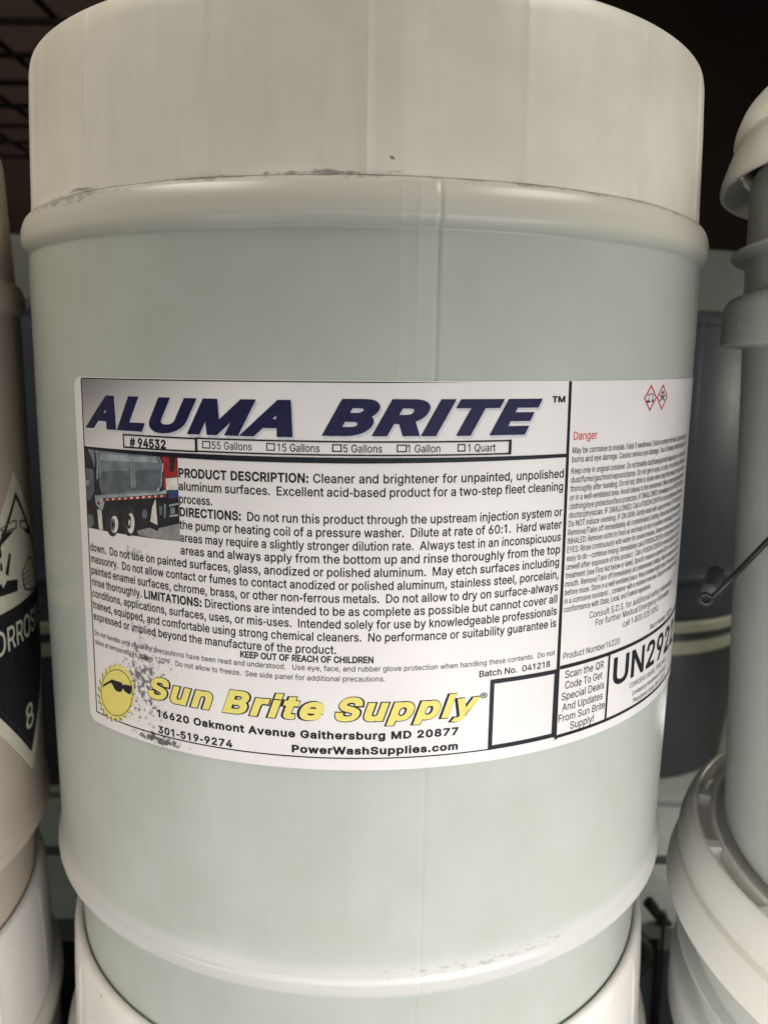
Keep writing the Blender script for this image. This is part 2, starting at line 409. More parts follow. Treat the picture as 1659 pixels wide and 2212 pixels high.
# ------------------------------------------------------------------ printed lettering
GL = {}
for rec in [
[65, 480, [85, 0, 191, 302, 245, 478, 232, 478, 287, 302, 395, 0, 463, 0, 276, 509, 201, 509, 16, 0], [370, 142, 370, 199, 110, 199, 110, 142]],
[66, 456, [247, 0, 301, 4, 344, 18, 377, 39, 400, 67, 413, 100, 418, 136, 414, 173, 402, 203, 385, 227, 363, 245, 339, 257, 315, 262, 315, 267, 336, 275, 356, 286, 373, 301, 387, 320, 395, 344, 398, 374, 394, 410, 381, 442, 359, 469, 329, 491, 289, 504, 241, 509, 60, 509, 60, 0], [125, 231, 248, 231, 279, 228, 306, 218, 327, 203, 342, 184, 352, 161, 355, 137, 349, 105, 330, 80, 296, 63, 245, 57, 125, 57], [125, 452, 240, 452, 283, 446, 313, 429, 330, 403, 336, 372, 333, 348, 323, 326, 308, 309, 288, 296, 265, 288, 238, 285, 125, 285]],
[67, 510, [305, -4, 341, 5, 373, 19, 402, 38, 428, 62, 448, 91, 463, 124, 473, 160, 408, 160, 401, 136, 389, 114, 375, 96, 357, 81, 337, 69, 315, 60, 292, 55, 267, 53, 223, 59, 184, 76, 151, 105, 125, 145, 109, 194, 103, 254, 109, 314, 125, 364, 150, 403, 184, 432, 223, 450, 267, 456, 292, 454, 315, 449, 337, 440, 357, 428, 375, 413, 389, 395, 401, 373, 408, 348, 473, 348, 463, 385, 448, 418, 427, 447, 402, 471, 373, 490, 340, 504, 305, 513, 267, 516, 205, 508, 150, 484, 104, 445, 70, 393, 48, 329, 40, 254, 48, 179, 70, 115, 104, 63, 150, 25, 205, 1, 267, -7]],
[68, 502, [291, 8, 351, 31, 398, 68, 433, 119, 455, 181, 462, 255, 455, 329, 433, 391, 399, 441, 353, 478, 294, 501, 225, 509, 93, 509, 93, 452, 221, 452, 275, 446, 320, 428, 354, 399, 379, 361, 394, 312, 399, 255, 394, 198, 379, 149, 354, 110, 318, 81, 272, 63, 215, 57, 96, 57, 96, 0, 219, 0], [60, 509, 60, 0, 125, 0, 125, 509]],
[69, 419, [375, 0, 375, 57, 125, 57, 125, 229, 355, 229, 355, 286, 125, 286, 125, 452, 372, 452, 372, 509, 60, 509, 60, 0]],
[70, 410, [125, 0, 125, 221, 346, 221, 346, 278, 125, 278, 125, 452, 369, 452, 369, 509, 60, 509, 60, 0]],
[71, 520, [326, 0, 377, 19, 419, 50, 451, 91, 471, 141, 478, 200, 478, 256, 283, 256, 283, 199, 434, 199, 415, 202, 410, 160, 396, 123, 374, 93, 345, 71, 309, 57, 269, 53, 224, 59, 184, 76, 151, 105, 125, 145, 109, 194, 103, 254, 109, 314, 125, 364, 150, 404, 183, 432, 222, 450, 265, 456, 291, 454, 315, 448, 337, 439, 356, 427, 373, 411, 387, 393, 399, 372, 408, 349, 474, 349, 465, 384, 449, 416, 429, 445, 403, 469, 374, 489, 340, 504, 304, 513, 265, 516, 203, 508, 149, 484, 103, 445, 69, 393, 47, 329, 40, 254, 47, 179, 69, 116, 104, 64, 149, 25, 205, 1, 269, -7]],
[72, 517, [125, 0, 125, 232, 392, 232, 392, 0, 457, 0, 457, 509, 392, 509, 392, 289, 125, 289, 125, 509, 60, 509, 60, 0]],
[73, 190, [62, 0, 128, 0, 128, 509, 62, 509]],
[74, 396, [246, 3, 294, 33, 318, 63, 332, 100, 336, 145, 336, 509, 272, 509, 272, 145, 266, 104, 248, 74, 220, 56, 185, 50, 149, 56, 122, 74, 104, 104, 98, 145, 98, 173, 33, 173, 33, 145, 38, 100, 52, 63, 75, 33, 124, 3, 185, -7]],
[75, 467, [228, 276, 231, 276, 448, 509, 364, 509, 174, 303, 104, 216, 104, 145], [125, 0, 125, 509, 60, 509, 60, 0], [449, 0, 228, 309, 188, 259, 372, 0]],
[76, 393, [361, 0, 361, 57, 125, 57, 125, 509, 60, 509, 60, 0]],
[77, 628, [122, 0, 122, 291, 119, 457, 112, 457, 159, 321, 286, 0, 342, 0, 456, 291, 513, 457, 507, 457, 504, 0, 568, 0, 568, 509, 476, 509, 352, 187, 307, 49, 322, 49, 287, 159, 152, 509, 60, 509, 60, 0]],
[78, 523, [125, 0, 125, 291, 119, 454, 108, 452, 177, 331, 387, 0, 463, 0, 463, 509, 399, 509, 399, 157, 405, 54, 414, 55, 388, 107, 363, 151, 136, 509, 60, 509, 60, 0]],
[79, 533, [329, 1, 384, 25, 429, 63, 464, 115, 486, 179, 493, 254, 486, 329, 464, 393, 429, 445, 384, 484, 329, 508, 267, 516, 205, 508, 150, 484, 105, 445, 70, 393, 48, 329, 40, 254, 48, 179, 70, 115, 105, 63, 150, 25, 205, 1, 267, -7], [223, 59, 184, 76, 151, 105, 125, 144, 109, 194, 103, 254, 109, 314, 125, 364, 151, 404, 184, 433, 223, 450, 267, 456, 310, 450, 349, 433, 383, 404, 408, 365, 425, 314, 430, 254, 425, 194, 408, 144, 383, 105, 349, 76, 310, 59, 267, 53]],
[80, 445, [125, 0, 125, 452, 232, 452, 268, 449, 297, 439, 318, 423, 333, 402, 342, 376, 344, 348, 342, 319, 333, 294, 318, 272, 297, 256, 269, 246, 233, 242, 109, 242, 109, 186, 235, 186, 289, 191, 332, 207, 366, 233, 390, 265, 404, 304, 409, 348, 404, 391, 390, 430, 366, 462, 332, 487, 289, 503, 235, 509, 60, 509, 60, 0]],
[81, 533, [401, -48, 468, -48, 313, 159, 245, 159], [329, 1, 384, 25, 429, 63, 464, 115, 486, 179, 493, 254, 486, 329, 464, 393, 429, 445, 384, 484, 329, 508, 267, 516, 205, 508, 150, 484, 105, 445, 70, 393, 48, 329, 40, 254, 48, 179, 70, 115, 105, 63, 150, 25, 205, 1, 267, -7], [223, 59, 184, 76, 151, 105, 125, 144, 109, 194, 103, 254, 109, 314, 125, 364, 151, 404, 184, 433, 223, 450, 267, 456, 310, 450, 349, 433, 383, 404, 408, 365, 425, 314, 430, 254, 425, 194, 408, 144, 383, 105, 349, 76, 310, 59, 267, 53]],
[82, 449, [125, 0, 125, 452, 233, 452, 269, 449, 298, 440, 319, 425, 334, 405, 342, 380, 345, 352, 342, 324, 334, 300, 319, 281, 298, 267, 269, 258, 234, 255, 96, 255, 96, 198, 236, 198, 289, 203, 333, 217, 367, 240, 390, 271, 405, 309, 409, 352, 405, 395, 390, 433, 367, 465, 333, 489, 290, 504, 236, 509, 60, 509, 60, 0], [428, 0, 303, 229, 230, 229, 353, 0]],
[83, 447, [278, -4, 323, 11, 360, 34, 386, 64, 403, 99, 408, 139, 405, 171, 395, 198, 379, 220, 359, 238, 312, 264, 212, 293, 169, 308, 148, 319, 131, 334, 119, 352, 115, 376, 118, 398, 129, 418, 145, 435, 167, 448, 194, 456, 225, 459, 267, 453, 302, 437, 326, 412, 337, 378, 401, 378, 394, 415, 377, 449, 351, 476, 316, 498, 275, 511, 227, 516, 180, 511, 138, 498, 102, 476, 75, 448, 58, 413, 52, 372, 60, 326, 86, 289, 128, 260, 184, 239, 245, 222, 296, 205, 316, 193, 332, 179, 342, 161, 346, 139, 341, 114, 329, 92, 311, 74, 286, 60, 257, 52, 224, 49, 194, 52, 166, 59, 142, 71, 123, 88, 110, 110, 104, 137, 38, 137, 46, 96, 64, 60, 91, 31, 128, 9, 172, -4, 224, -9]],
[84, 449, [193, 452, 193, 0, 257, 0, 257, 452, 417, 452, 417, 509, 32, 509, 32, 452]],
[85, 517, [315, -2, 363, 15, 403, 43, 433, 80, 451, 124, 457, 173, 457, 509, 393, 509, 393, 178, 389, 144, 377, 113, 357, 87, 331, 68, 298, 56, 259, 52, 220, 56, 187, 68, 160, 87, 141, 113, 128, 144, 124, 178, 124, 509, 60, 509, 60, 173, 66, 124, 85, 80, 114, 43, 154, 15, 203, -2, 259, -8]],
[86, 480, [278, 0, 463, 509, 395, 509, 267, 138, 235, 31, 248, 31, 192, 206, 84, 509, 16, 509, 204, 0]],
[87, 686, [230, 0, 318, 323, 335, 395, 350, 475, 336, 475, 351, 391, 455, 0, 530, 0, 670, 509, 603, 509, 510, 145, 488, 40, 497, 40, 486, 94, 380, 509, 306, 509, 211, 145, 189, 40, 197, 40, 187, 94, 82, 509, 16, 509, 155, 0]],
[88, 474, [91, 0, 182, 129, 225, 196, 244, 231, 230, 231, 268, 165, 382, 0, 456, 0, 259, 287, 259, 239, 446, 509, 374, 509, 298, 400, 252, 329, 232, 292, 243, 292, 204, 361, 104, 509, 29, 509, 217, 236, 217, 284, 18, 0]],
[89, 472, [268, 0, 268, 208, 455, 509, 381, 509, 280, 344, 251, 293, 224, 230, 250, 230, 222, 292, 91, 509, 16, 509, 203, 208, 203, 0]],
[90, 438, [399, 0, 399, 57, 152, 57, 90, 54, 97, 33, 169, 129, 397, 462, 397, 509, 40, 509, 40, 452, 348, 454, 341, 476, 273, 385, 42, 46, 42, 0]],
[97, 389, [190, -6, 215, 1, 236, 12, 252, 25, 272, 52, 277, 52, 277, 0, 337, 0, 337, 251, 333, 290, 322, 320, 306, 343, 286, 360, 263, 372, 239, 379, 194, 384, 163, 382, 133, 375, 104, 364, 79, 346, 57, 322, 41, 291, 100, 274, 107, 288, 118, 301, 132, 313, 149, 322, 171, 329, 196, 331, 220, 329, 240, 322, 256, 311, 267, 297, 273, 279, 276, 257, 273, 243, 265, 235, 252, 230, 125, 211, 100, 203, 78, 193, 58, 179, 43, 161, 34, 138, 30, 108, 35, 73, 48, 45, 68, 22, 94, 5, 126, -5, 160, -9], [149, 47, 130, 52, 114, 61, 102, 72, 94, 87, 92, 105, 95, 124, 103, 139, 117, 150, 134, 159, 175, 168, 259, 182, 276, 190, 276, 138, 272, 115, 263, 93, 248, 74, 228, 59, 202, 49, 170, 45]],
[98, 424, [274, -2, 313, 16, 346, 45, 370, 84, 385, 133, 390, 189, 385, 245, 370, 293, 345, 332, 313, 361, 274, 378, 229, 384, 197, 381, 171, 373, 152, 360, 137, 346, 118, 319, 114, 319, 114, 509, 53, 509, 53, 0, 112, 0, 112, 59, 118, 59, 138, 31, 153, 17, 172, 4, 198, -5, 229, -8], [188, 51, 162, 65, 140, 86, 125, 115, 116, 150, 113, 189, 116, 229, 125, 263, 140, 291, 161, 312, 188, 325, 220, 330, 253, 325, 280, 311, 301, 290, 316, 261, 325, 227, 328, 189, 325, 151, 316, 117, 301, 88, 279, 66, 253, 51, 220, 47]],
[99, 396, [235, -6, 261, -1, 285, 9, 306, 21, 325, 37, 341, 56, 354, 78, 363, 102, 304, 117, 292, 89, 271, 66, 243, 52, 207, 46, 173, 51, 145, 66, 124, 89, 108, 117, 99, 151, 96, 187, 99, 224, 108, 258, 124, 287, 145, 310, 173, 325, 207, 330, 242, 325, 270, 311, 290, 289, 303, 262, 362, 277, 353, 301, 340, 322, 324, 341, 305, 356, 284, 368, 260, 377, 234, 383, 207, 384, 159, 378, 117, 360, 82, 330, 56, 291, 40, 243, 34, 187, 40, 133, 56, 85, 82, 46, 117, 16, 159, -2, 207, -8]],
[100, 424, [227, -5, 252, 4, 272, 17, 287, 31, 307, 59, 313, 59, 313, 0, 372, 0, 372, 509, 311, 509, 311, 319, 306, 319, 287, 346, 272, 360, 253, 373, 228, 381, 196, 384, 151, 378, 112, 361, 79, 332, 55, 293, 39, 245, 34, 189, 39, 133, 55, 84, 79, 45, 111, 16, 151, -2, 195, -8], [172, 51, 145, 66, 124, 88, 109, 117, 99, 151, 96, 189, 99, 227, 108, 261, 124, 290, 145, 311, 172, 325, 205, 330, 237, 325, 263, 312, 284, 291, 300, 263, 309, 229, 312, 189, 309, 150, 299, 115, 284, 86, 263, 65, 236, 51, 205, 47]],
[101, 404, [249, -5, 283, 4, 311, 19, 335, 39, 353, 63, 365, 91, 306, 105, 297, 88, 285, 73, 271, 61, 254, 53, 234, 48, 212, 46, 179, 50, 151, 61, 128, 80, 110, 106, 100, 139, 96, 178, 96, 211, 99, 241, 109, 270, 125, 294, 146, 313, 173, 326, 205, 330, 237, 326, 263, 314, 283, 294, 298, 269, 307, 237, 310, 202, 338, 221, 75, 221, 75, 169, 371, 169, 368, 242, 357, 282, 341, 315, 319, 341, 294, 361, 266, 374, 236, 382, 205, 384, 157, 378, 115, 359, 81, 329, 55, 290, 39, 242, 34, 187, 40, 132, 56, 85, 82, 46, 117, 16, 161, -2, 212, -8]],
[102, 254, [6, 379, 6, 327, 228, 327, 228, 379], [142, 0, 142, 419, 145, 443, 154, 460, 171, 470, 195, 474, 215, 472, 227, 468, 243, 521, 222, 527, 187, 530, 161, 527, 135, 519, 113, 505, 96, 486, 84, 461, 81, 432, 81, 0]],
[103, 425, [251, -147, 291, -136, 324, -117, 350, -90, 367, -54, 372, -9, 372, 379, 313, 379, 313, 319, 308, 319, 288, 346, 273, 360, 253, 373, 228, 382, 196, 384, 152, 378, 112, 361, 80, 332, 55, 293, 39, 246, 34, 191, 39, 136, 55, 90, 80, 53, 113, 27, 152, 10, 195, 5, 227, 8, 252, 16, 272, 28, 287, 41, 306, 68, 311, 68, 311, -6, 304, -47, 282, -75, 249, -92, 207, -97, 178, -95, 154, -88, 136, -78, 122, -66, 101, -41, 51, -69, 64, -91, 82, -110, 105, -127, 134, -140, 168, -148, 207, -151], [172, 63, 145, 76, 124, 96, 109, 123, 99, 155, 96, 193, 99, 229, 109, 262, 124, 290, 145, 312, 172, 325, 205, 330, 237, 325, 264, 312, 285, 291, 300, 264, 309, 231, 312, 193, 309, 154, 300, 121, 285, 95, 264, 75, 237, 63, 205, 59]],
[104, 410, [117, 257, 126, 283, 141, 303, 161, 317, 184, 326, 210, 329, 246, 323, 273, 304, 290, 275, 296, 235, 296, 0, 357, 0, 357, 240, 353, 285, 341, 321, 321, 349, 295, 369, 264, 380, 227, 384, 187, 379, 152, 362, 124, 332, 102, 287, 114, 287, 114, 509, 53, 509, 53, 0, 114, 0, 114, 227]],
[105, 167, [53, 0, 114, 0, 114, 370, 53, 370], [53, 470, 114, 470, 114, 534, 53, 534]],
[106, 167, [53, -29, 50, -54, 40, -72, 25, -83, 2, -87, -10, -87, -10, -143, 37, -139, 65, -129, 86, -113, 102, -90, 111, -63, 114, -30, 114, 379, 53, 379], [100, 446, 114, 455, 123, 468, 126, 483, 123, 499, 114, 512, 100, 521, 83, 524, 67, 521, 53, 512, 44, 499, 41, 483, 44, 468, 53, 455, 67, 446, 83, 443]],
[107, 381, [177, 199, 184, 199, 360, 379, 284, 379, 121, 212, 110, 212, 110, 137], [114, 0, 114, 509, 53, 509, 53, 0], [372, 0, 191, 229, 148, 186, 294, 0]],
[108, 167, [53, 0, 114, 0, 114, 509, 53, 509]],
[109, 610, [114, 0, 114, 238, 117, 266, 126, 289, 140, 307, 158, 320, 178, 328, 199, 330, 229, 326, 253, 311, 269, 288, 274, 260, 274, 0, 335, 0, 335, 247, 338, 270, 345, 290, 358, 307, 374, 320, 395, 328, 419, 330, 447, 326, 473, 313, 490, 289, 496, 254, 496, 0, 557, 0, 557, 255, 553, 296, 541, 328, 522, 354, 497, 372, 468, 383, 437, 386, 407, 383, 381, 375, 357, 361, 337, 343, 322, 321, 312, 295, 321, 295, 309, 331, 287, 361, 257, 380, 219, 386, 195, 384, 172, 376, 151, 363, 132, 346, 118, 323, 108, 295, 112, 295, 112, 379, 53, 379, 53, 0]],
[110, 410, [117, 257, 126, 283, 141, 303, 161, 317, 184, 326, 210, 329, 246, 323, 273, 304, 290, 275, 296, 235, 296, 0, 357, 0, 357, 240, 353, 285, 341, 321, 321, 349, 295, 369, 264, 380, 227, 384, 187, 379, 152, 362, 124, 332, 102, 287, 112, 287, 112, 379, 53, 379, 53, 0, 114, 0, 114, 227]],
[111, 415, [256, -2, 299, 16, 333, 46, 359, 85, 376, 133, 381, 187, 376, 243, 359, 291, 333, 330, 299, 360, 256, 378, 207, 384, 159, 378, 117, 360, 82, 330, 56, 291, 40, 243, 34, 187, 40, 133, 56, 85, 82, 46, 117, 16, 159, -2, 207, -8], [173, 51, 145, 66, 124, 89, 108, 117, 99, 151, 96, 187, 99, 224, 108, 258, 124, 287, 145, 310, 173, 325, 207, 330, 242, 325, 270, 310, 292, 287, 307, 258, 316, 224, 319, 187, 316, 151, 307, 117, 292, 89, 270, 66, 242, 51, 207, 46]],
[112, 424, [114, -143, 114, 59, 118, 59, 138, 31, 153, 17, 173, 4, 198, -5, 229, -8, 274, -2, 313, 16, 346, 45, 370, 84, 385, 133, 390, 189, 385, 245, 370, 293, 345, 332, 313, 361, 274, 378, 229, 384, 197, 381, 171, 373, 152, 360, 137, 346, 118, 319, 112, 319, 112, 379, 53, 379, 53, -143], [188, 51, 162, 65, 140, 86, 125, 115, 116, 150, 113, 189, 116, 229, 125, 263, 140, 291, 161, 312, 188, 325, 220, 330, 253, 325, 280, 311, 301, 290, 316, 261, 325, 227, 328, 189, 325, 151, 316, 117, 301, 88, 279, 66, 253, 51, 220, 47]],
[113, 424, [372, 379, 313, 379, 313, 319, 307, 319, 287, 346, 272, 360, 253, 373, 228, 381, 196, 384, 151, 378, 112, 361, 79, 332, 55, 293, 39, 245, 34, 189, 39, 133, 55, 84, 79, 45, 111, 16, 151, -2, 195, -8, 227, -5, 252, 4, 272, 17, 287, 31, 306, 59, 311, 59, 311, -143, 372, -143], [172, 51, 145, 66, 124, 88, 109, 117, 99, 151, 96, 189, 99, 227, 108, 261, 124, 290, 145, 311, 172, 325, 205, 330, 237, 325, 263, 312, 284, 291, 300, 263, 309, 229, 312, 189, 309, 150, 299, 115, 284, 86, 263, 65, 236, 51, 205, 47]],
[114, 259, [114, 0, 114, 237, 117, 262, 126, 284, 140, 301, 159, 315, 182, 323, 207, 326, 243, 322, 243, 384, 213, 385, 181, 380, 152, 367, 130, 347, 115, 321, 112, 321, 112, 379, 53, 379, 53, 0]],
[115, 365, [223, -5, 260, 6, 290, 24, 312, 47, 326, 75, 331, 107, 325, 142, 306, 171, 275, 194, 229, 209, 172, 223, 144, 232, 124, 243, 112, 258, 109, 277, 114, 299, 131, 317, 156, 329, 187, 333, 219, 328, 243, 316, 258, 298, 268, 277, 324, 290, 314, 316, 299, 339, 279, 358, 254, 372, 223, 381, 187, 384, 149, 381, 115, 370, 87, 354, 65, 332, 51, 305, 47, 274, 53, 237, 72, 208, 104, 186, 149, 170, 212, 155, 237, 147, 254, 136, 265, 121, 268, 103, 262, 81, 244, 62, 217, 50, 181, 45, 150, 49, 124, 60, 105, 79, 94, 107, 36, 94, 45, 63, 62, 38, 84, 18, 112, 3, 145, -5, 182, -8]],
[116, 227, [6, 379, 6, 327, 204, 327, 204, 379], [65, 93, 72, 52, 92, 21, 125, 2, 168, -4, 192, -3, 213, 2, 202, 54, 170, 50, 150, 53, 136, 61, 128, 76, 126, 98, 126, 471, 65, 471]],
[117, 410, [222, 0, 257, 17, 286, 47, 307, 92, 298, 92, 298, 0, 357, 0, 357, 379, 296, 379, 296, 153, 293, 122, 283, 97, 268, 77, 249, 62, 226, 53, 200, 50, 164, 56, 137, 75, 119, 105, 114, 144, 114, 379, 53, 379, 53, 139, 57, 95, 69, 59, 89, 31, 115, 11, 146, -1, 182, -5]],
[118, 389, [226, 0, 371, 379, 305, 379, 224, 155, 184, 21, 206, 21, 165, 155, 84, 379, 17, 379, 163, 0]],
[119, 567, [199, 0, 263, 225, 291, 338, 277, 338, 291, 280, 368, 0, 429, 0, 545, 379, 480, 379, 413, 135, 391, 41, 402, 41, 382, 136, 316, 379, 252, 379, 206, 214, 186, 135, 165, 41, 175, 41, 154, 137, 87, 379, 23, 379, 138, 0]],
[120, 379, [91, 0, 148, 85, 205, 182, 173, 182, 231, 85, 287, 0, 358, 0, 209, 214, 209, 169, 352, 379, 282, 379, 233, 306, 175, 206, 207, 206, 100, 379, 29, 379, 171, 171, 171, 218, 21, 0]],
[121, 389, [65, -143, 91, -145, 117, -143, 139, -136, 159, -124, 177, -107, 191, -85, 204, -58, 371, 379, 305, 379, 224, 155, 202, 87, 184, 21, 206, 21, 165, 155, 84, 379, 17, 379, 163, -1, 151, -36, 141, -58, 130, -74, 118, -84, 104, -89, 88, -90, 61, -86, 47, -139]],
[122, 380, [339, 0, 339, 56, 126, 56, 126, 60, 333, 331, 333, 379, 48, 379, 48, 323, 254, 323, 254, 320, 42, 46, 42, 0]],
[48, 453, [279, 1, 323, 24, 359, 62, 384, 113, 400, 178, 405, 254, 400, 330, 384, 395, 358, 447, 323, 484, 279, 508, 227, 516, 174, 508, 130, 484, 95, 447, 69, 395, 53, 330, 48, 254, 53, 178, 69, 113, 95, 62, 130, 24, 174, 1, 227, -7], [192, 56, 163, 74, 140, 103, 123, 144, 113, 194, 109, 254, 113, 314, 123, 365, 140, 405, 163, 435, 192, 453, 227, 460, 261, 453, 290, 435, 313, 405, 330, 365, 340, 314, 344, 254, 340, 194, 330, 144, 313, 103, 290, 74, 261, 56, 227, 50]],
[49, 400, [178, 509, 66, 427, 66, 358, 189, 448, 192, 448, 192, 0, 256, 0, 256, 509]],
[50, 453, [389, 0, 389, 57, 153, 57, 153, 60, 267, 180, 336, 259, 357, 290, 371, 318, 378, 345, 381, 372, 376, 411, 361, 445, 337, 474, 306, 497, 268, 511, 225, 516, 182, 511, 143, 496, 111, 473, 86, 442, 71, 405, 66, 362, 127, 362, 130, 390, 139, 413, 153, 433, 172, 447, 196, 457, 224, 460, 250, 457, 273, 449, 293, 436, 308, 419, 317, 397, 320, 371, 318, 348, 311, 327, 299, 305, 282, 282, 64, 47, 64, 0]],
[51, 453, [266, -2, 309, 12, 344, 36, 370, 66, 387, 103, 393, 145, 387, 186, 371, 222, 344, 253, 308, 276, 264, 288, 211, 289, 211, 278, 372, 461, 372, 509, 70, 509, 70, 452, 288, 452, 288, 448, 157, 299, 157, 248, 201, 248, 242, 244, 275, 234, 299, 217, 316, 196, 326, 172, 329, 145, 325, 116, 315, 93, 297, 74, 275, 61, 248, 53, 219, 50, 191, 52, 165, 59, 144, 71, 126, 87, 115, 107, 109, 132, 44, 132, 52, 91, 70, 57, 98, 30, 133, 10, 173, -3, 218, -7]],
[52, 453, [413, 105, 413, 163, 109, 163, 109, 166, 311, 509, 247, 509, 40, 158, 40, 105], [343, 0, 343, 318, 282, 318, 282, 0]],
[53, 453, [268, -1, 309, 15, 343, 41, 369, 76, 385, 117, 391, 163, 388, 199, 379, 231, 364, 260, 345, 285, 321, 306, 294, 321, 263, 330, 229, 334, 203, 331, 178, 325, 155, 315, 134, 301, 151, 452, 366, 452, 366, 509, 96, 509, 67, 253, 128, 246, 145, 258, 167, 268, 192, 275, 218, 277, 248, 273, 275, 262, 297, 244, 314, 221, 324, 193, 328, 162, 324, 131, 314, 104, 298, 82, 276, 64, 250, 53, 221, 50, 196, 52, 173, 60, 154, 73, 138, 89, 127, 108, 122, 130, 60, 130, 66, 93, 83, 60, 108, 32, 140, 11, 178, -2, 221, -7]],
[54, 453, [271, -2, 310, 14, 343, 39, 368, 73, 384, 112, 389, 157, 384, 201, 370, 240, 346, 271, 316, 295, 278, 309, 235, 314, 214, 312, 196, 307, 179, 299, 165, 288, 145, 261, 151, 261, 322, 509, 252, 509, 137, 340, 102, 285, 80, 239, 68, 199, 64, 162, 69, 115, 84, 74, 109, 40, 142, 15, 182, -1, 226, -7], [198, 52, 174, 63, 153, 79, 138, 102, 128, 128, 125, 158, 128, 188, 138, 214, 153, 235, 174, 252, 198, 262, 226, 265, 254, 262, 279, 251, 299, 235, 314, 213, 324, 187, 327, 157, 324, 128, 314, 101, 299, 79, 279, 63, 254, 52, 226, 48]],
[55, 453, [165, 0, 391, 449, 391, 509, 62, 509, 62, 452, 323, 452, 323, 448, 97, 0]],
[56, 453, [275, -2, 317, 11, 352, 33, 378, 62, 395, 96, 401, 135, 397, 166, 387, 195, 372, 220, 351, 241, 327, 256, 300, 265, 300, 267, 333, 282, 359, 308, 376, 342, 382, 380, 377, 417, 361, 450, 337, 477, 306, 498, 269, 511, 226, 516, 184, 511, 146, 498, 114, 477, 90, 450, 75, 417, 70, 380, 76, 342, 93, 308, 119, 282, 153, 267, 153, 265, 125, 256, 101, 241, 81, 220, 65, 195, 55, 166, 52, 135, 57, 96, 74, 62, 101, 33, 136, 11, 178, -2, 226, -7], [195, 52, 167, 60, 145, 74, 129, 91, 119, 113, 115, 139, 119, 165, 130, 189, 147, 208, 169, 223, 196, 232, 226, 235, 256, 232, 283, 223, 305, 208, 322, 189, 333, 165, 337, 139, 333, 113, 323, 91, 307, 74, 285, 60, 258, 52, 226, 49], [201, 292, 178, 300, 159, 313, 145, 330, 136, 351, 133, 376, 136, 399, 145, 420, 159, 437, 177, 449, 200, 457, 226, 460, 252, 457, 275, 449, 294, 437, 308, 420, 316, 399, 319, 376, 316, 351, 307, 330, 293, 313, 274, 300, 252, 292, 226, 290]],
[57, 453, [182, 510, 143, 494, 110, 469, 85, 436, 69, 397, 64, 352, 68, 307, 83, 269, 106, 237, 137, 214, 175, 199, 218, 195, 238, 196, 257, 202, 273, 210, 287, 221, 299, 234, 307, 248, 301, 248, 130, 0, 200, 0, 315, 168, 350, 224, 373, 270, 385, 309, 389, 347, 384, 393, 368, 434, 343, 468, 310, 494, 271, 510, 226, 516], [254, 457, 279, 446, 299, 429, 314, 407, 324, 381, 327, 350, 324, 321, 314, 295, 299, 273, 279, 257, 254, 247, 226, 243, 199, 247, 174, 257, 154, 274, 138, 295, 129, 322, 125, 352, 129, 381, 138, 407, 154, 429, 174, 446, 199, 457, 226, 460]],
[46, 188, [113, -1, 128, 9, 138, 24, 141, 41, 138, 59, 128, 73, 113, 83, 95, 87, 78, 83, 63, 73, 53, 59, 50, 41, 53, 24, 63, 9, 78, -1, 95, -4]],
[44, 188, [84, -119, 137, 71, 68, 71, 38, -119]],
[58, 188, [113, -1, 128, 9, 138, 24, 141, 41, 138, 59, 128, 73, 113, 83, 95, 87, 78, 83, 63, 73, 53, 59, 50, 41, 53, 24, 63, 9, 78, -1, 95, -4], [113, 274, 128, 284, 138, 299, 141, 316, 138, 334, 128, 349, 113, 359, 95, 362, 78, 359, 63, 349, 53, 334, 50, 316, 53, 299, 63, 284, 78, 274, 95, 271]],
[59, 188, [84, -119, 137, 71, 68, 71, 38, -119], [121, 274, 136, 284, 146, 299, 149, 316, 146, 334, 136, 349, 121, 359, 103, 362, 86, 359, 71, 349, 61, 334, 58, 316, 61, 299, 71, 284, 86, 274, 103, 271]],
[45, 240, [38, 158, 202, 158, 202, 216, 38, 216]],
[47, 249, [178, 533, 14, -76, 71, -76, 235, 533]],
[40, 273, [95, 131, 111, 55, 139, -21, 177, -96, 236, -96, 209, -38, 188, 16, 172, 67, 160, 115, 154, 161, 151, 207, 154, 258, 161, 313, 174, 370, 191, 428, 212, 485, 236, 539, 177, 539, 153, 494, 132, 441, 114, 384, 101, 324, 92, 264, 89, 207]],
[41, 273, [97, -96, 134, -22, 161, 53, 178, 130, 184, 207, 181, 264, 173, 323, 159, 384, 142, 441, 121, 494, 97, 539, 37, 539, 62, 485, 82, 428, 99, 370, 112, 313, 119, 258, 122, 207, 120, 162, 113, 116, 102, 69, 86, 18, 64, -37, 37, -96]],
[35, 440, [294, 0, 377, 509, 326, 509, 242, 0], [391, 140, 400, 192, 19, 192, 10, 140], [115, 0, 198, 509, 147, 509, 64, 0], [421, 316, 429, 368, 49, 368, 40, 316]],
[33, 196, [128, 160, 132, 509, 63, 509, 67, 160], [116, -1, 130, 9, 140, 24, 143, 41, 140, 58, 130, 73, 116, 83, 98, 86, 81, 83, 66, 73, 56, 58, 52, 41, 56, 24, 66, 9, 81, -1, 98, -4]],
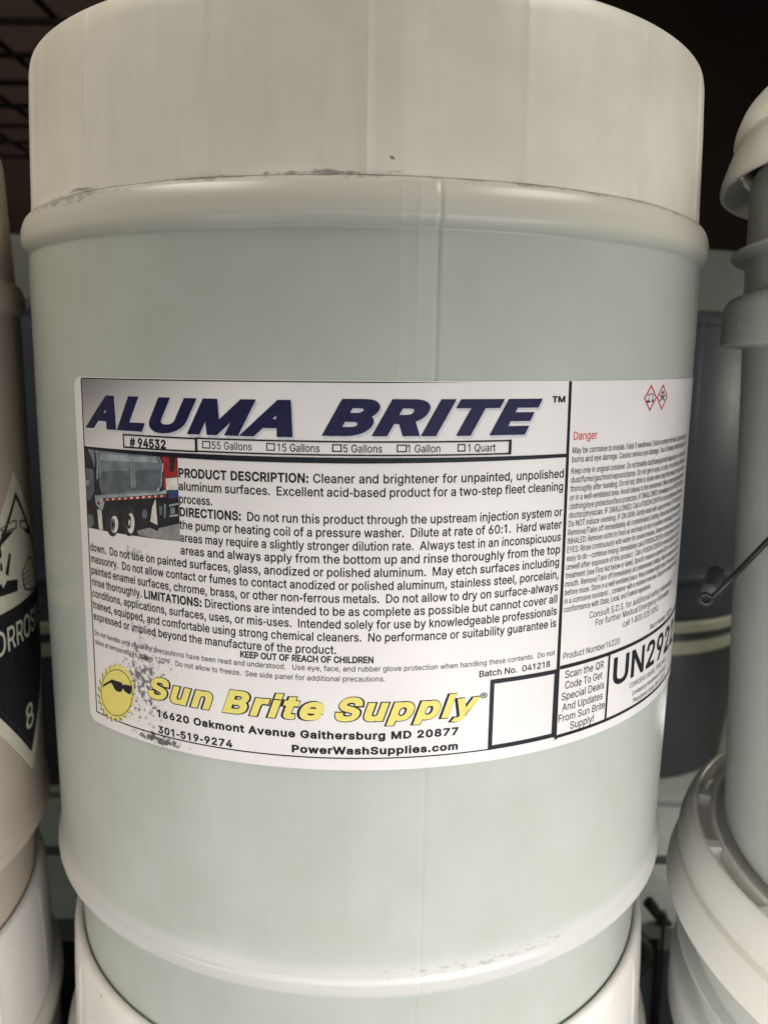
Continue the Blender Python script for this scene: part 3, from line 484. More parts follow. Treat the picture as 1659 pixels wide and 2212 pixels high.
[63, 358, [194, 152, 195, 185, 200, 205, 207, 221, 219, 235, 284, 284, 306, 311, 319, 344, 324, 382, 319, 418, 306, 451, 284, 478, 255, 498, 219, 511, 178, 516, 138, 511, 103, 499, 73, 479, 49, 452, 33, 418, 27, 378, 92, 378, 96, 404, 106, 425, 120, 441, 137, 453, 157, 459, 178, 462, 200, 459, 220, 452, 237, 441, 250, 425, 259, 406, 262, 384, 258, 357, 247, 334, 230, 314, 168, 269, 153, 252, 141, 230, 134, 200, 132, 152], [181, -1, 196, 9, 206, 24, 209, 41, 206, 58, 196, 73, 181, 83, 164, 86, 146, 83, 131, 73, 121, 58, 118, 41, 121, 24, 131, 9, 146, -1, 164, -4]],
[8211, 350, [0, 244, 0, 188, 350, 188, 350, 244]],
[174, 463, [271, 122, 309, 134, 343, 152, 372, 177, 396, 206, 415, 240, 426, 277, 430, 317, 426, 357, 415, 394, 396, 428, 372, 457, 343, 482, 309, 500, 271, 512, 231, 516, 192, 512, 154, 500, 121, 482, 91, 457, 67, 428, 48, 394, 37, 357, 33, 317, 37, 277, 48, 240, 67, 206, 91, 177, 121, 152, 154, 134, 192, 122, 231, 118], [192, 171, 156, 187, 125, 210, 101, 241, 86, 277, 81, 317, 86, 357, 101, 393, 125, 423, 156, 447, 192, 462, 231, 467, 271, 462, 307, 447, 338, 423, 362, 393, 377, 357, 382, 317, 377, 277, 362, 241, 338, 210, 307, 187, 271, 171, 231, 166], [319, 226, 273, 312, 228, 312, 273, 226], [203, 226, 203, 378, 239, 378, 257, 372, 264, 364, 267, 350, 264, 337, 257, 327, 248, 321, 239, 319, 185, 319, 185, 287, 250, 287, 264, 289, 278, 295, 291, 304, 302, 316, 309, 332, 311, 350, 309, 368, 302, 383, 292, 394, 279, 402, 266, 407, 253, 409, 161, 409, 161, 226]],
[186, 335, [207, 225, 242, 239, 270, 261, 291, 291, 304, 327, 309, 368, 304, 410, 291, 447, 270, 476, 242, 498, 207, 512, 167, 517, 127, 512, 93, 498, 64, 476, 43, 447, 30, 410, 26, 368, 30, 327, 43, 291, 64, 262, 93, 239, 127, 225, 167, 221], [142, 273, 121, 283, 105, 299, 94, 319, 87, 342, 85, 368, 87, 395, 94, 419, 105, 439, 121, 455, 142, 465, 167, 468, 193, 465, 214, 455, 230, 439, 241, 419, 248, 395, 250, 368, 248, 342, 241, 319, 230, 299, 214, 283, 193, 273, 167, 269]],
[8482, 424, [307, 326, 387, 509, 354, 509, 298, 375, 242, 509, 209, 509, 289, 326], [235, 326, 235, 509, 202, 509, 202, 326], [394, 326, 394, 509, 361, 509, 361, 326], [115, 326, 115, 492, 82, 492, 82, 326], [170, 480, 170, 509, 27, 509, 27, 480]],
[38, 448, [234, -3, 271, 7, 305, 23, 333, 47, 371, 92, 385, 115, 397, 144, 405, 180, 408, 224, 349, 224, 346, 186, 336, 151, 321, 121, 301, 95, 278, 75, 251, 59, 223, 50, 193, 46, 166, 49, 143, 57, 124, 70, 109, 87, 100, 108, 97, 131, 100, 154, 110, 174, 128, 195, 154, 217, 256, 293, 291, 325, 305, 342, 315, 362, 322, 382, 324, 404, 320, 433, 308, 459, 290, 482, 266, 499, 235, 510, 200, 513, 165, 510, 134, 499, 109, 481, 91, 458, 79, 430, 75, 398, 78, 370, 87, 344, 102, 319, 121, 293, 364, 0, 438, 0, 169, 327, 145, 363, 139, 380, 137, 399, 139, 416, 145, 431, 155, 444, 168, 453, 184, 459, 201, 461, 226, 457, 245, 445, 258, 427, 262, 405, 260, 389, 255, 375, 237, 352, 140, 279, 85, 235, 63, 213, 47, 189, 37, 163, 34, 133, 39, 96, 54, 62, 78, 34, 110, 12, 150, -2, 197, -7]],
[39, 206, [128, 318, 136, 509, 70, 509, 78, 318]]]:
    GL[chr(rec[0])] = (rec[1] / 1000, [[(c[i] / 1000, c[i + 1] / 1000) for i in range(0, len(c), 2)] for c in rec[2:]])
SPACE, CAP = 0.188, GL['H'][1][0]
CAP = max(p[1] for p in CAP)


def offset(cs, d):
    if not d:
        return cs
    out = []
    for q in cs:
        n, r = len(q), []
        for i in range(n):
            a, b, c = Vector(q[i - 1]), Vector(q[i]), Vector(q[(i + 1) % n])
            e1, e2 = (b - a).normalized(), (c - b).normalized()
            n1, n2 = Vector((e1.y, -e1.x)), Vector((e2.y, -e2.x))
            h = n1 + n2
            if h.length < 0.3:
                h = n1 * 1.0
                k = 1.0
            else:
                h.normalize()
                k = min(1.0 / max(h.dot(n1), 0.3), 1.8)
            r.append(tuple(b + h * d * k))
        out.append(r)
    return out


def winding(p, cs):
    w = 0
    x, y = p
    for q in cs:
        for i in range(len(q)):
            (x0, y0), (x1, y1) = q[i - 1], q[i]
            if (y0 <= y) != (y1 <= y):
                t = x0 + (y - y0) / (y1 - y0) * (x1 - x0)
                if t > x:
                    w += 1 if y1 > y0 else -1
    return w


def fill(cs, cut=0.0, rule=0):
    vs, es = [], []
    for q in cs:
        k = len(vs)
        vs += [Vector(p) for p in q]
        es += [(k + i, k + (i + 1) % len(q)) for i in range(len(q))]
    x0, x1 = min(v.x for v in vs), max(v.x for v in vs)
    y0, y1 = min(v.y for v in vs) - 0.01, max(v.y for v in vs) + 0.01
    if cut and x1 - x0 > cut:
        n = int((x1 - x0) / cut) + 1
        for i in range(1, n):
            x = x0 + (x1 - x0) * i / n + 1.3e-5
            k = len(vs)
            vs += [Vector((x, y0)), Vector((x, y1))]
            es.append((k, k + 1))
    ov, _, of, *_r = delaunay_2d_cdt(vs, es, [], 0, 1e-7)
    tris = []
    for f in of:
        c = (sum(ov[i].x for i in f) / len(f), sum(ov[i].y for i in f) / len(f))
        if winding(c, cs) > 0:
            a = sum(ov[f[i - 1]].x * ov[f[i]].y - ov[f[i]].x * ov[f[i - 1]].y for i in range(len(f)))
            tris.append(tuple(f) if a > 0 else tuple(f)[::-1])
    used = sorted({i for f in tris for i in f})
    mp = {i: k for k, i in enumerate(used)}
    return [(ov[i].x, ov[i].y) for i in used], [tuple(mp[i] for i in f) for f in tris]


_cache = {}


def glyph(ch, w, cut):
    key = (ch, w, cut)
    if key not in _cache:
        _cache[key] = fill(offset(GL[ch][1], w), cut)
    return _cache[key]


def ccw(q):
    a = sum(q[i - 1][0] * q[i][1] - q[i][0] * q[i - 1][1] for i in range(len(q)))
    return q if a > 0 else q[::-1]


TILT = 0.008


class Print:
    """Flat ink shapes in (angle, height), wrapped round a drum wall as one mesh."""

    def __init__(self, r0=1.0016, tilt=TILT, dl=0.00045):
        self.v, self.f, self.mi, self.mats = [], [], [], []
        self.r0, self.tilt, self.dl = r0, tilt, dl

    def add(self, vs, fs, ink, layer):
        m = INK[ink]
        if m not in self.mats:
            self.mats.append(m)
        i, k = self.mats.index(m), len(self.v)
        self.v += [(u, z, layer) for u, z in vs]
        self.f += [tuple(a + k for a in f) for f in fs]
        self.mi += [i] * len(fs)

    def poly(self, pts, ink='black', layer=1):
        v, f = fill([ccw([tuple(p) for p in pts])], 0.03)
        self.add(v, f, ink, layer)

    def rect(self, u0, u1, z0, z1, ink='black', layer=1):
        self.poly([(u0, z0), (u1, z0), (u1, z1), (u0, z1)], ink, layer)

    def frame(self, u0, u1, z0, z1, t, ink='black', layer=1):
        o = [(u0, z0), (u1, z0), (u1, z1), (u0, z1)]
        i = [(u0 + t, z0 + t), (u0 + t, z1 - t), (u1 - t, z1 - t), (u1 - t, z0 + t)]
        v, f = fill([o, i], 0.03)
        self.add(v, f, ink, layer)

    def width(self, s):
        return sum(SPACE if c == ' ' else GL[c][0] for c in s)

    def put(self, s, u, z, size, sx=1.0, w=0.0, shear=0.0, ink='black', layer=1, gap=0.0, sp=None):
        for c in s:
            if c == ' ':
                u += (sp if sp is not None else SPACE * size * sx) + gap
                continue
            cut = 0.03 / (size * sx) if size * sx > 0.045 else 0.0
            v, f = glyph(c, round(w, 4), round(cut, 4))
            self.add([(u + (x + shear * y) * size * sx, z + y * size) for x, y in v], f, ink, layer)
            u += GL[c][0] * size * sx + gap
        return u

    def fit(self, s, u0, u1, z, cap, w=0.0, shear=0.0, ink='black', layer=1, track=0.0, drop=1.0):
        """One line stretched sideways so that its ink runs from u0 to u1."""
        size = cap / (CAP + w)
        probe = Print()
        probe.put(s, 0.0, 0.0, size, 1.0, w, shear, ink, layer, track * size)
        lo, hi = min(p[0] for p in probe.v), max(p[0] for p in probe.v)
        sx = (u1 - u0) / (hi - lo)
        k = len(self.v)
        self.put(s, u0 - lo * sx, z, size, sx, w, shear, ink, layer, track * size * sx)
        if drop != 1.0:
            self.v[k:] = [(u, z + (q - z) * drop if q < z else q, l) for u, q, l in self.v[k:]]
        return sx

    def justify(self, runs, u0, u1, z, cap, sx, ink='black', layer=1):
        """runs: (text, weight); the slack goes between the words."""
        size = cap / CAP
        words = []
        for t, w in runs:
            for part in t.split(' '):
                words.append((part, w))
        tot = sum(self.width(t) + len(t) * w * 0.8 for t, w in words if t) * size * sx
        n = len(words) - 1
        sp = (u1 - u0 - tot) / n if n else 0
        if sp < 0.16 * size:
            k = (u1 - u0 - 0.16 * size * n) / tot
            sx, sp = sx * k, 0.16 * size
        u = u0
        for t, w in words:
            if t:
                u = self.put(t, u, z, size, sx, w, 0, ink, layer, w * 0.8 * size * sx)
            u += sp

    def build(self, name, parent):
        V, UV = [], []
        for u, z, l in self.v:
            r = self.r0 + l * self.dl
            zz = z + self.tilt * u
            V.append((r * math.sin(u) * S, -r * math.cos(u) * S, (zz - ZBASE) * S))
            UV.append((u, zz))
        return mesh(name, V, self.f, self.mats, parent, UV, self.mi, smooth=True)


# ------------------------------------------------------------------ the setting
def plane_mat(name, col, rough, scale, amt):
    q = NT(name)
    oc = q.n('ShaderNodeTexCoord').outputs['Object']
    f = q.ramp(q.noise(oc, scale, 6, 0.6), 0.3, 0.7)
    q.put(q.b.inputs['Base Color'], q.mix(f, rgb(col), rgb(tuple(c * amt for c in col))))
    q.b.inputs['Roughness'].default_value = rough
    return q.m


M['floor'] = plane_mat('grey_concrete', (0.13, 0.135, 0.14), 0.6, 6, 0.6)
M['wall'] = plane_mat('dark_brown_panel', (0.13, 0.095, 0.08), 0.8, 3, 0.75)
M['deck'] = plane_mat('grey_board', (0.52, 0.53, 0.50), 0.5, 14, 0.75)
M['wire'] = plane_mat('rusty_dark_wire', (0.022, 0.016, 0.014), 0.55, 60, 0.5)
M['steel'] = plane_mat('dull_steel', (0.085, 0.085, 0.09), 0.6, 40, 0.7)
M['black'] = plane_mat('black_rubber', (0.012, 0.012, 0.014), 0.5, 40, 0.7)
M['cabinet'] = plane_mat('slate_grey_panel', (0.20, 0.22, 0.24), 0.5, 5, 0.8)


def structure(name, v, f, mat):
    o = mesh(name, v, f, mat, smooth=False)
    o['kind'] = 'structure'
    return o


def wbox(x0, x1, y0, y1, z0, z1):
    a, b = W(x0, y0, z0), W(x1, y1, z1)
    return boxvf(a.x, b.x, a.y, b.y, a.z, b.z)


structure('floor', *wbox(-16, 16, -6, 17, -ZC - 0.3, -ZC), M['floor'])
structure('wall', *wbox(-16, 16, 16.0, 16.3, -ZC, 9), M['wall'])

# overhead wire shelf
t = thing('wire_shelf', (0, 5, 3.2), 'dark rusty wire shelf overhead, its grid showing at the top left', 'shelf')
HS = 3.2
def loc_of(th, x, y, z):
    return W(x, y, z) - th.location
parts_x, parts_y = [], []
for k in range(8):
    y = 7.92 + k * 0.93
    parts_x.append(tube('', [loc_of(t, -9, y, HS), loc_of(t, -0.6, y, HS)], 0.0048))
for k in range(10):
    x = -8.4 + k * 0.85
    parts_y.append(tube('', [loc_of(t, x, 7.3, HS + 0.08), loc_of(t, x, 14.4, HS + 0.08)], 0.0048))
mesh('cross_wires', *join(parts_x), M['wire'], t)
mesh('long_wires', *join(parts_y), M['wire'], t)
mesh('front_rail', *tube('', [loc_of(t, -9, 7.3, HS), loc_of(t, -0.6, 7.3, HS)], 0.014, None), M['wire'], t)
structure('ceiling', *wbox(-16, 16, -6, 16.0, 8.0, 8.2), M['wall'])

# slatted deck the back row stands on
t = thing('slatted_deck', (1.5, 5.6, -3.2), 'low grey slatted deck carrying the dark tubs of the back row', 'deck')
for y0, y1 in ((4.20, 4.80), (4.90, 5.50), (5.58, 6.20), (6.30, 7.90)):
    a, b_ = loc_of(t, -4.2, y0, -3.20), loc_of(t, 7, y1, -3.06)
    mesh('slat', *boxvf(a.x, b_.x, a.y, b_.y, a.z, b_.z), M['deck'], t, smooth=False)
a, b_ = loc_of(t, 0.9, 4.26, -ZC), loc_of(t, 7, 4.30, -3.205)
mesh('fascia', *boxvf(a.x, b_.x, a.y, b_.y, a.z, b_.z), M['cabinet'], t, smooth=False)
for x in (-4.1, 2.35, 6.5):
    a, b_ = loc_of(t, x, 4.35, -ZC), loc_of(t, x + 0.2, 7.9, -3.20)
    mesh('bearer', *boxvf(a.x, b_.x, a.y, b_.y, a.z, b_.z), M['black'], t, smooth=False)

# ------------------------------------------------------------------ drums
ZBASE = -2.08
SEAM = 0.169
RIDGE = [k * 0.3465 + 0.015 for k in range(-9, 10)]
RIDGE = [r for r in RIDGE if -PI < r < PI]
EXTRA = [SEAM + d for d in (-0.012, -0.006, -0.003, 0, 0.003, 0.006, 0.012)]
EXTRA += [c + d for c in (0.09, 0.127) for d in (-0.006, -0.003, 0, 0.003, 0.006)]
EXTRA_SK = EXTRA[:7] + [r + d for r in RIDGE for d in (-0.022, -0.014, -0.009, -0.004, 0, 0.004, 0.009, 0.014, 0.022)]


def seam_fun(ph, z):
    d = abs(ph - SEAM)
    v = (-0.0026 * max(0.0, 1 - d / 0.0062) + 0.0008 * max(0.0, 1 - abs(d - 0.009) / 0.006)) * (1.0 if z > -0.3 else 0.35)
    for c in (0.09, 0.127):
        v += (0.0005 if z > -0.3 else 0.0) * max(0.0, 1 - abs(ph - c) / 0.005)
    if z < -1.8:
        v *= 0
    return v


def skirt_fun(ph, z):
    if z > 0.76 or z < 0.374:
        return 0.0
    e = min(1.0, (0.765 - z) / 0.05) * min(1.0, (z - 0.37) / 0.012)
    v = 0.0
    for i, r in enumerate(RIDGE):
        d = ph - r
        if abs(d) < 0.05:
            v += (0.0042 if i % 3 == 0 else 0.0028) * math.exp(-(d / 0.0115) ** 2)
    # the panels between the ribs are very slightly dished
    x = ((ph - 0.015) / 0.3465) % 1.0
    v -= 0.0035 * math.sin(PI * x) ** 2
    if 0.015 < ph < 0.11:
        v += 0.0025
    return v * e


def drum_parts(root, zg=0.372, zb=-2.08, seams=True, bm=None, sm=None):
    """Body, collar and head of one drum; zg is the height of the groove under the collar."""
    d = zg - 0.372
    body = [(0.0, -2.08 + 0.03), (0.80, -2.08 + 0.03), (0.86, -2.08), (0.915, -2.06, 0.03), (0.9402, -1.80), (0.9475, -1.62), (0.962, -1.53), (0.968, -1.502), (0.998, -1.5045, 0.006),
            (1.0065, -1.492, 0.008), (1.0065, -1.462, 0.008), (1.001, -1.452, 0.012), (0.993, -1.39, 0.02), (0.995, -1.2),
            (1.0, -0.6), (1.0, 0.2 + d), (0.9985, 0.272 + d), (1.006, 0.279 + d, 0.006), (1.0155, 0.297 + d, 0.012), (1.0165, 0.335 + d, 0.016),
            (1.006, 0.362 + d, 0.012), (0.995, 0.372 + d), (0.975, 0.374 + d), (0.95, 0.374 + d)]
    skirt = [(0.955, 0.360 + d), (0.9905, 0.3735 + d, 0.002), (0.9885, 0.40 + d), (0.982, 0.62 + d), (0.977, 0.73 + d, 0.03), (0.968, 0.765 + d, 0.022),
             (0.951, 0.772 + d, 0.012), (0.9415, 0.758 + d, 0.010), (0.9395, 0.70 + d), (0.928, 0.40 + d)]
    head = [(0.9285, 0.40 + d), (0.925, 0.37 + d), (0.88, 0.355 + d), (0.3, 0.365 + d), (0.0, 0.367 + d)]
    b = lathe('body', smooth_profile(body), bm or M['body'], root, 300, EXTRA if seams else (), seam_fun if seams else None, ZBASE)
    s = lathe('collar', smooth_profile(skirt), sm or M['skirt'], root, 300, EXTRA_SK, skirt_fun, ZBASE)
    h = lathe('head', smooth_profile(head), bm or M['body'], root, 96, (), None, ZBASE)
    cap = [(0.0, 0.50 + d), (0.10, 0.50 + d), (0.13, 0.49 + d, 0.01), (0.135, 0.375 + d)]
    rim = lathe('screw_cap', [(r, z) for r, z in smooth_profile(cap)][::-1], M['black'], root, 48, (), None, ZBASE)
    for v in rim.data.vertices:
        v.co.y -= 0.55 * S
    return b, s, h


XA, D0 = -0.0643, 2.7834
PITCHZ = 2.542
GD = 'plastic drums stacked in two tiers'
drum = thing('plastic_drum', (XA, D0, ZBASE),
             'translucent pale green drum wearing the big printed product label, stacked in the middle', 'drum', GD)
drum_parts(drum)
low = copy_tree(drum)
low.location = W(XA, D0, ZBASE - PITCHZ)
low['label'] = 'white drum directly underneath the labelled drum, its brown-specked collar showing'
for ch in low.children:
    if ch.name.startswith('collar'):
        paint(ch, M['skirt_low'])

XL, YL = -2.105, 2.405
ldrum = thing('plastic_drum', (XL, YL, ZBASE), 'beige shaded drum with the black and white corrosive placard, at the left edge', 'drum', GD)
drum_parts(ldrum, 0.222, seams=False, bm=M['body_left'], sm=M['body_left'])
llow = copy_tree(low)
llow.location = W(XL, YL, ZBASE - 2.505)
llow['label'] = 'white drum directly underneath the drum with the corrosive placard'

# back row, seen through the gaps
bd = copy_tree(drum)
bd['label'] = 'dim grey-blue drum in the back row, seen in the gap right of the labelled drum'
bd['group'] = 'dim drums of the back row'
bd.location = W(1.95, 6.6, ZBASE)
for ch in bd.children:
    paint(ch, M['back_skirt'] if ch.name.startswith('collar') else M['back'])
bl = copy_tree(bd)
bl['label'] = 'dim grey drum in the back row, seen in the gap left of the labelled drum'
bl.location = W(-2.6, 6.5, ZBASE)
tub = thing('storage_tub', (1.95, 6.75, -3.06), 'dark tub with pale rim under the grey-blue back drum, right of the labelled drum', 'tub', 'dark tubs of the back row')
wall_ = [(0.0, -3.06), (0.84, -3.06), (0.87, -3.04, 0.02), (0.965, -1.86), (0.97, -1.85)]
lathe('body', smooth_profile(wall_), M['tub'], tub, 120, (), None, -3.06)
rim_ = [(0.966, -1.87), (1.000, -1.87, 0.006), (1.004, -1.80, 0.01), (0.985, -1.785, 0.01), (0.962, -1.80), (0.955, -2.05), (0.0, -2.085)]
lathe('rim', smooth_profile(rim_), M['tub_rim'], tub, 120, (), None, -3.06)
bd.location = W(1.95, 6.75, ZBASE)
tub_b = copy_tree(tub)
tub_b.location = W(-2.6, 6.5, -3.06)
tub_b['label'] = 'dark tub under the dim grey back drum, left of the labelled drum'

# ------------------------------------------------------------------ main label
paper = None


def rounded(u0, u1, z0, z1, r):
    pts = []
    for cx, cz, a0 in ((u1 - r, z1 - r, 0), (u0 + r, z1 - r, 90), (u0 + r, z0 + r, 180), (u1 - r, z0 + r, 270)):
        rr = r
        for k in range(7):
            a = math.radians(a0 + 15 * k)
            pts.append((cx + rr * math.cos(a), cz + rr * math.sin(a)))
    return pts


def paper_mesh(name, outline, mat, parent, r0, th, tilt):
    v, f = fill([ccw(outline)], 0.02)
    n = len(v)
    V, UV = [], []
    for lay in (0, 1):
        for u, z in v:
            r = r0 + th * lay
            zz = z + tilt * u
            V.append((r * math.sin(u) * S, -r * math.cos(u) * S, (zz - ZBASE) * S))
            UV.append((u, zz))
    F = [tuple(i + n for i in q) for q in f]
    cnt = {}
    for q in f:
        for i in range(3 if len(q) == 3 else len(q)):
            e = (q[i], q[(i + 1) % len(q)])
            cnt[e] = cnt.get(e, 0) + 1
    for (a, b) in list(cnt):
        if (b, a) not in cnt:
            k = len(V)
            for i in (a, b, b + n, a + n):
                V.append(V[i])
                UV.append(UV[i])
            F.append((k, k + 1, k + 2, k + 3))
    return mesh(name, V, F, mat, parent, UV)


label = paper_mesh('label', rounded(-0.757, 1.38, -0.913, -0.0375, 0.028), M['label'], drum, 1.0003, 0.0012, TILT)

# ruled lines and boxes
P = Print()
P.rect(-0.722, 0.06, -0.0425, -0.0400)
P.poly([(0.06, -0.0425), (0.25, -0.0402), (0.06, -0.0400)])
P.rect(-0.7235, -0.7195, -0.885, -0.0428)
P.poly([(0.4905, -0.0385), (0.4985, -0.0385), (0.505, -0.45), (0.5095, -0.888), (0.4985, -0.888), (0.4965, -0.45)])
P.poly([(-0.7193, -0.2035), (-0.35, -0.2005), (0.0, -0.2000), (0.4925, -0.2005), (0.4930, -0.2085), (0.0, -0.2125), (-0.30, -0.2125), (-0.7193, -0.2095)], 'black', 2)
P.frame(-0.567, -0.3535, -0.1975, -0.1655, 0.0034, layer=3)
P.rect(-0.3585, -0.3525, -0.1973, -0.1657, layer=4)
P.frame(-0.357, 0.344, -0.1965, -0.1645, 0.0034, layer=3)
P.rect(0.3405, 0.3465, -0.1968, -0.1640, layer=4)
for a, b in ((-0.3414, -0.3206), (-0.1905, -0.1708), (-0.0475, -0.0268), (0.0892, 0.1110), (0.2214, 0.2391)):
    P.frame(a, b, -0.1880, -0.1715, 0.0026)
P.frame(0.318, 0.503, -0.8855, -0.7135, 0.0105, layer=2)
P.poly([(0.5085, -0.7170), (1.30, -0.7060), (1.30, -0.6970), (0.5085, -0.7075)])
P.rect(0.6765, 0.6835, -0.885, -0.7135, layer=3)
P.rect(-0.722, 0.318, -0.8855, -0.8825)
P.poly([(0.503, -0.8950), (0.515, -0.8910), (1.30, -0.8885), (1.30, -0.8815), (0.515, -0.8825), (0.503, -0.8845)])
P.build('ruled_lines', label)

# banner with the product name
P = Print()
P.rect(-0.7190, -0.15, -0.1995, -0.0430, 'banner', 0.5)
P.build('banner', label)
P = Print()
for dx, dz, ink, lay in ((0.004, -0.0055, 'silver', 1), (0.0, 0.0, 'navy', 2)):
    P.fit('ALUMA', -0.710 + dx, -0.132 + dx, -0.1520 + dz, 0.0725, 0.046, 0.34, ink, lay, 0.045)
    P.fit('BRITE', -0.070 + dx, 0.421 + dx, -0.1480 + dz, 0.0720, 0.046, 0.34, ink, lay, 0.045)
P.build('product_name', label)
P = Print()
P.fit('TM', 0.446, 0.482, -0.0845, 0.0135, 0.03)
P.build('trademark_sign', label)
P = Print()
P.fit('# 94532', -0.546, -0.437, -0.1925, 0.0195, 0.034, track=0.02)
P.build('item_number', label)
P = Print()
zc = -0.1885
for s, a, b in (('55 Gallons', -0.3172, -0.223), ('15 Gallons', -0.1657, -0.0742), ('5 Gallons', -0.0239, 0.0586), ('1 Gallon', 0.112, 0.1833), ('1 Quart', 0.2444, 0.309)):
    P.fit(s, a, b, zc, 0.0165, 0.006)
P.build('size_lettering', label)

# main text block
P = Print()
Lz = lambda i: -0.2545 - 0.0294 * (i - 1)
A0, A1, B0 = -0.4055, 0.4905, -0.7155
BW = 0.028
cap = 0.0190
SX = 0.93
rows = [
    (1, A0, [('PRODUCT DESCRIPTION:', BW), ('Cleaner and brightener for unpainted, unpolished', 0.0)], 1),
    (2, A0, [('aluminum surfaces.  Excellent acid-based product for a two-step fleet cleaning', 0.0)], 1),
    (3, A0, [('process.', 0.0)], -0.318),
    (4, A0, [('DIRECTIONS:', BW), (' Do not run this product through the upstream injection system or', 0.0)], 1),
    (5, A0, [('the pump or heating coil of a pressure washer.  Dilute at rate of 60:1.  Hard water', 0.0)], 1),
    (6, A0, [('areas may require a slightly stronger dilution rate.  Always test in an inconspicuous', 0.0)], 1),
    (7, A0, [('areas and always apply from the bottom up and rinse thoroughly from the top', 0.0)], 1),
    (8, B0, [('down.  Do not use on painted surfaces, glass, anodized or polished aluminum.  May etch surfaces including', 0.0)], 1),
    (9, B0, [('massonry.  Do not allow contact or fumes to contact anodized or polished aluminum, stainless steel, porcelain,', 0.0)], 1),
    (10, B0, [('painted enamel surfaces, chrome, brass, or other non-ferrous metals.  Do not allow to dry on surface-always', 0.0)], 1),
    (11, B0, [('rinse thoroughly.', 0.0), ('LIMITATIONS:', BW), ('Directions are intended to be as complete as possible but cannot cover all', 0.0)], 1),
    (12, B0, [('conditions, applications, surfaces, uses, or mis-uses.  Intended solely for use by knowledgeable professionals', 0.0)], 1),
    (13, B0, [('trained, equipped, and comfortable using strong chemical cleaners.  No performance or suitability guarantee is', 0.0)], 1),
    (14, B0, [('expressed or implied beyond the manufacture of the product.', 0.0)], -0.035),
]
for i, u0, runs, end in rows:
    P.justify([(t, w if w else 0.013) for t, w in runs], u0, A1 if end == 1 else end, Lz(i), cap, SX)
P.fit('KEEP OUT OF REACH OF CHILDREN', -0.257, 0.046, -0.6570, 0.0150, BW)
P.fit('Do not handle until all safety precautions have been read and understood.   Use eye, face, and rubber glove protection when handling these contents.  Do not', -0.713, 0.490, -0.6770, 0.0125, 0.003)
P.fit('store at temperatures above 120\u00baF.  Do not allow to freeze.  See side panel for additional precautions.', -0.713, 0.072, -0.7005, 0.0125, 0.003)
P.fit('Batch No.  041218', 0.290, 0.478, -0.7040, 0.0150, 0.014)
P.build('directions_text', label)

# supplier name and address
P = Print()
for w, ink, lay, e in ((0.066, 'black', 1, 0.0022), (0.036, 'yellow', 2, 0.0)):
    for s, a, c_ in (('Sun', -0.5145, -0.3285), ('Brite', -0.3040, -0.0630), ('Supply', -0.0380, 0.2955)):
        P.fit(s, a - e, c_ + e, -0.7915, 0.0535 + 0.0535 * (w - 0.036), w, 0.27, ink, lay, 0.075, drop=0.8)
P.fit('\u00ae', 0.294, 0.312, -0.7600, 0.017, 0.004)
P.build('supplier_name', label)
P = Print()
P.fit('16620 Oakmont Avenue Gaithersburg MD 20877', -0.489, 0.244, -0.8375, 0.0180, 0.034, track=0.05)
P.fit('301-519-9274', -0.487, -0.280, -0.8785, 0.0180, 0.030, track=0.05)
P.fit('PowerWashSupplies.com', -0.137, 0.244, -0.8735, 0.0175, 0.036, track=0.05)
P.build('address_lettering', label)

# sun emblem with dark glasses
SUN = {"disc": [[-0.5669, -0.7919], [-0.5679, -0.8057], [-0.5719, -0.8196], [-0.5785, -0.833], [-0.5876, -0.8453], [-0.5989, -0.8559], [-0.6118, -0.8643], [-0.6259, -0.87], [-0.6404, -0.8729], [-0.6547, -0.8726], [-0.668, -0.8692], [-0.6794, -0.8628], [-0.6883, -0.8535], [-0.6941, -0.842], [-0.6962, -0.8286], [-0.6947, -0.8141], [-0.6895, -0.7993], [-0.6811, -0.7851], [-0.6702, -0.7722], [-0.6573, -0.7612], [-0.6433, -0.7529], [-0.6289, -0.7475], [-0.6148, -0.7453], [-0.6017, -0.7464], [-0.5901, -0.7506], [-0.5805, -0.7577], [-0.5733, -0.7673], [-0.5687, -0.7789]], "glass": [[-0.6868, -0.8086], [-0.6822, -0.8004], [-0.6448, -0.778], [-0.6071, -0.7776], [-0.6007, -0.783], [-0.595, -0.7794], [-0.5691, -0.7774], [-0.5723, -0.7971], [-0.5811, -0.8014], [-0.5982, -0.7965], [-0.6012, -0.7915], [-0.6047, -0.7931], [-0.6073, -0.7998], [-0.6179, -0.8046], [-0.6328, -0.8029], [-0.6417, -0.7927], [-0.6498, -0.7877]], "rays": [[-0.5571, -0.7869], [-0.5671, -0.7976], [-0.5597, -0.8072], [-0.5713, -0.8154], [-0.5668, -0.8276], [-0.5792, -0.8327], [-0.578, -0.8469], [-0.5905, -0.8485], [-0.5928, -0.8637], [-0.6047, -0.8617], [-0.6106, -0.8771], [-0.6209, -0.8716], [-0.6302, -0.8861], [-0.6382, -0.8774], [-0.6505, -0.8902], [-0.6554, -0.8786], [-0.6701, -0.8889], [-0.6713, -0.8752], [-0.6875, -0.8821], [-0.6846, -0.8672], [-0.701, -0.8702], [-0.6941, -0.855], [-0.7094, -0.8539], [-0.6988, -0.8395], [-0.7119, -0.8342], [-0.6984, -0.8217], [-0.7081, -0.8125], [-0.6929, -0.8028], [-0.6985, -0.7906], [-0.6829, -0.7845], [-0.6842, -0.7701], [-0.6692, -0.7679], [-0.6665, -0.7526], [-0.6533, -0.7544], [-0.6468, -0.7392], [-0.6361, -0.7449], [-0.6268, -0.7309], [-0.6191, -0.7399], [-0.6076, -0.7282], [-0.6032, -0.7396], [-0.5905, -0.731], [-0.5894, -0.7441], [-0.5762, -0.739], [-0.5784, -0.7529], [-0.5656, -0.7516], [-0.5708, -0.7653], [-0.5592, -0.7679], [-0.567, -0.7806]]}
P = Print()
sx_, sz_ = 0.0, 0.0
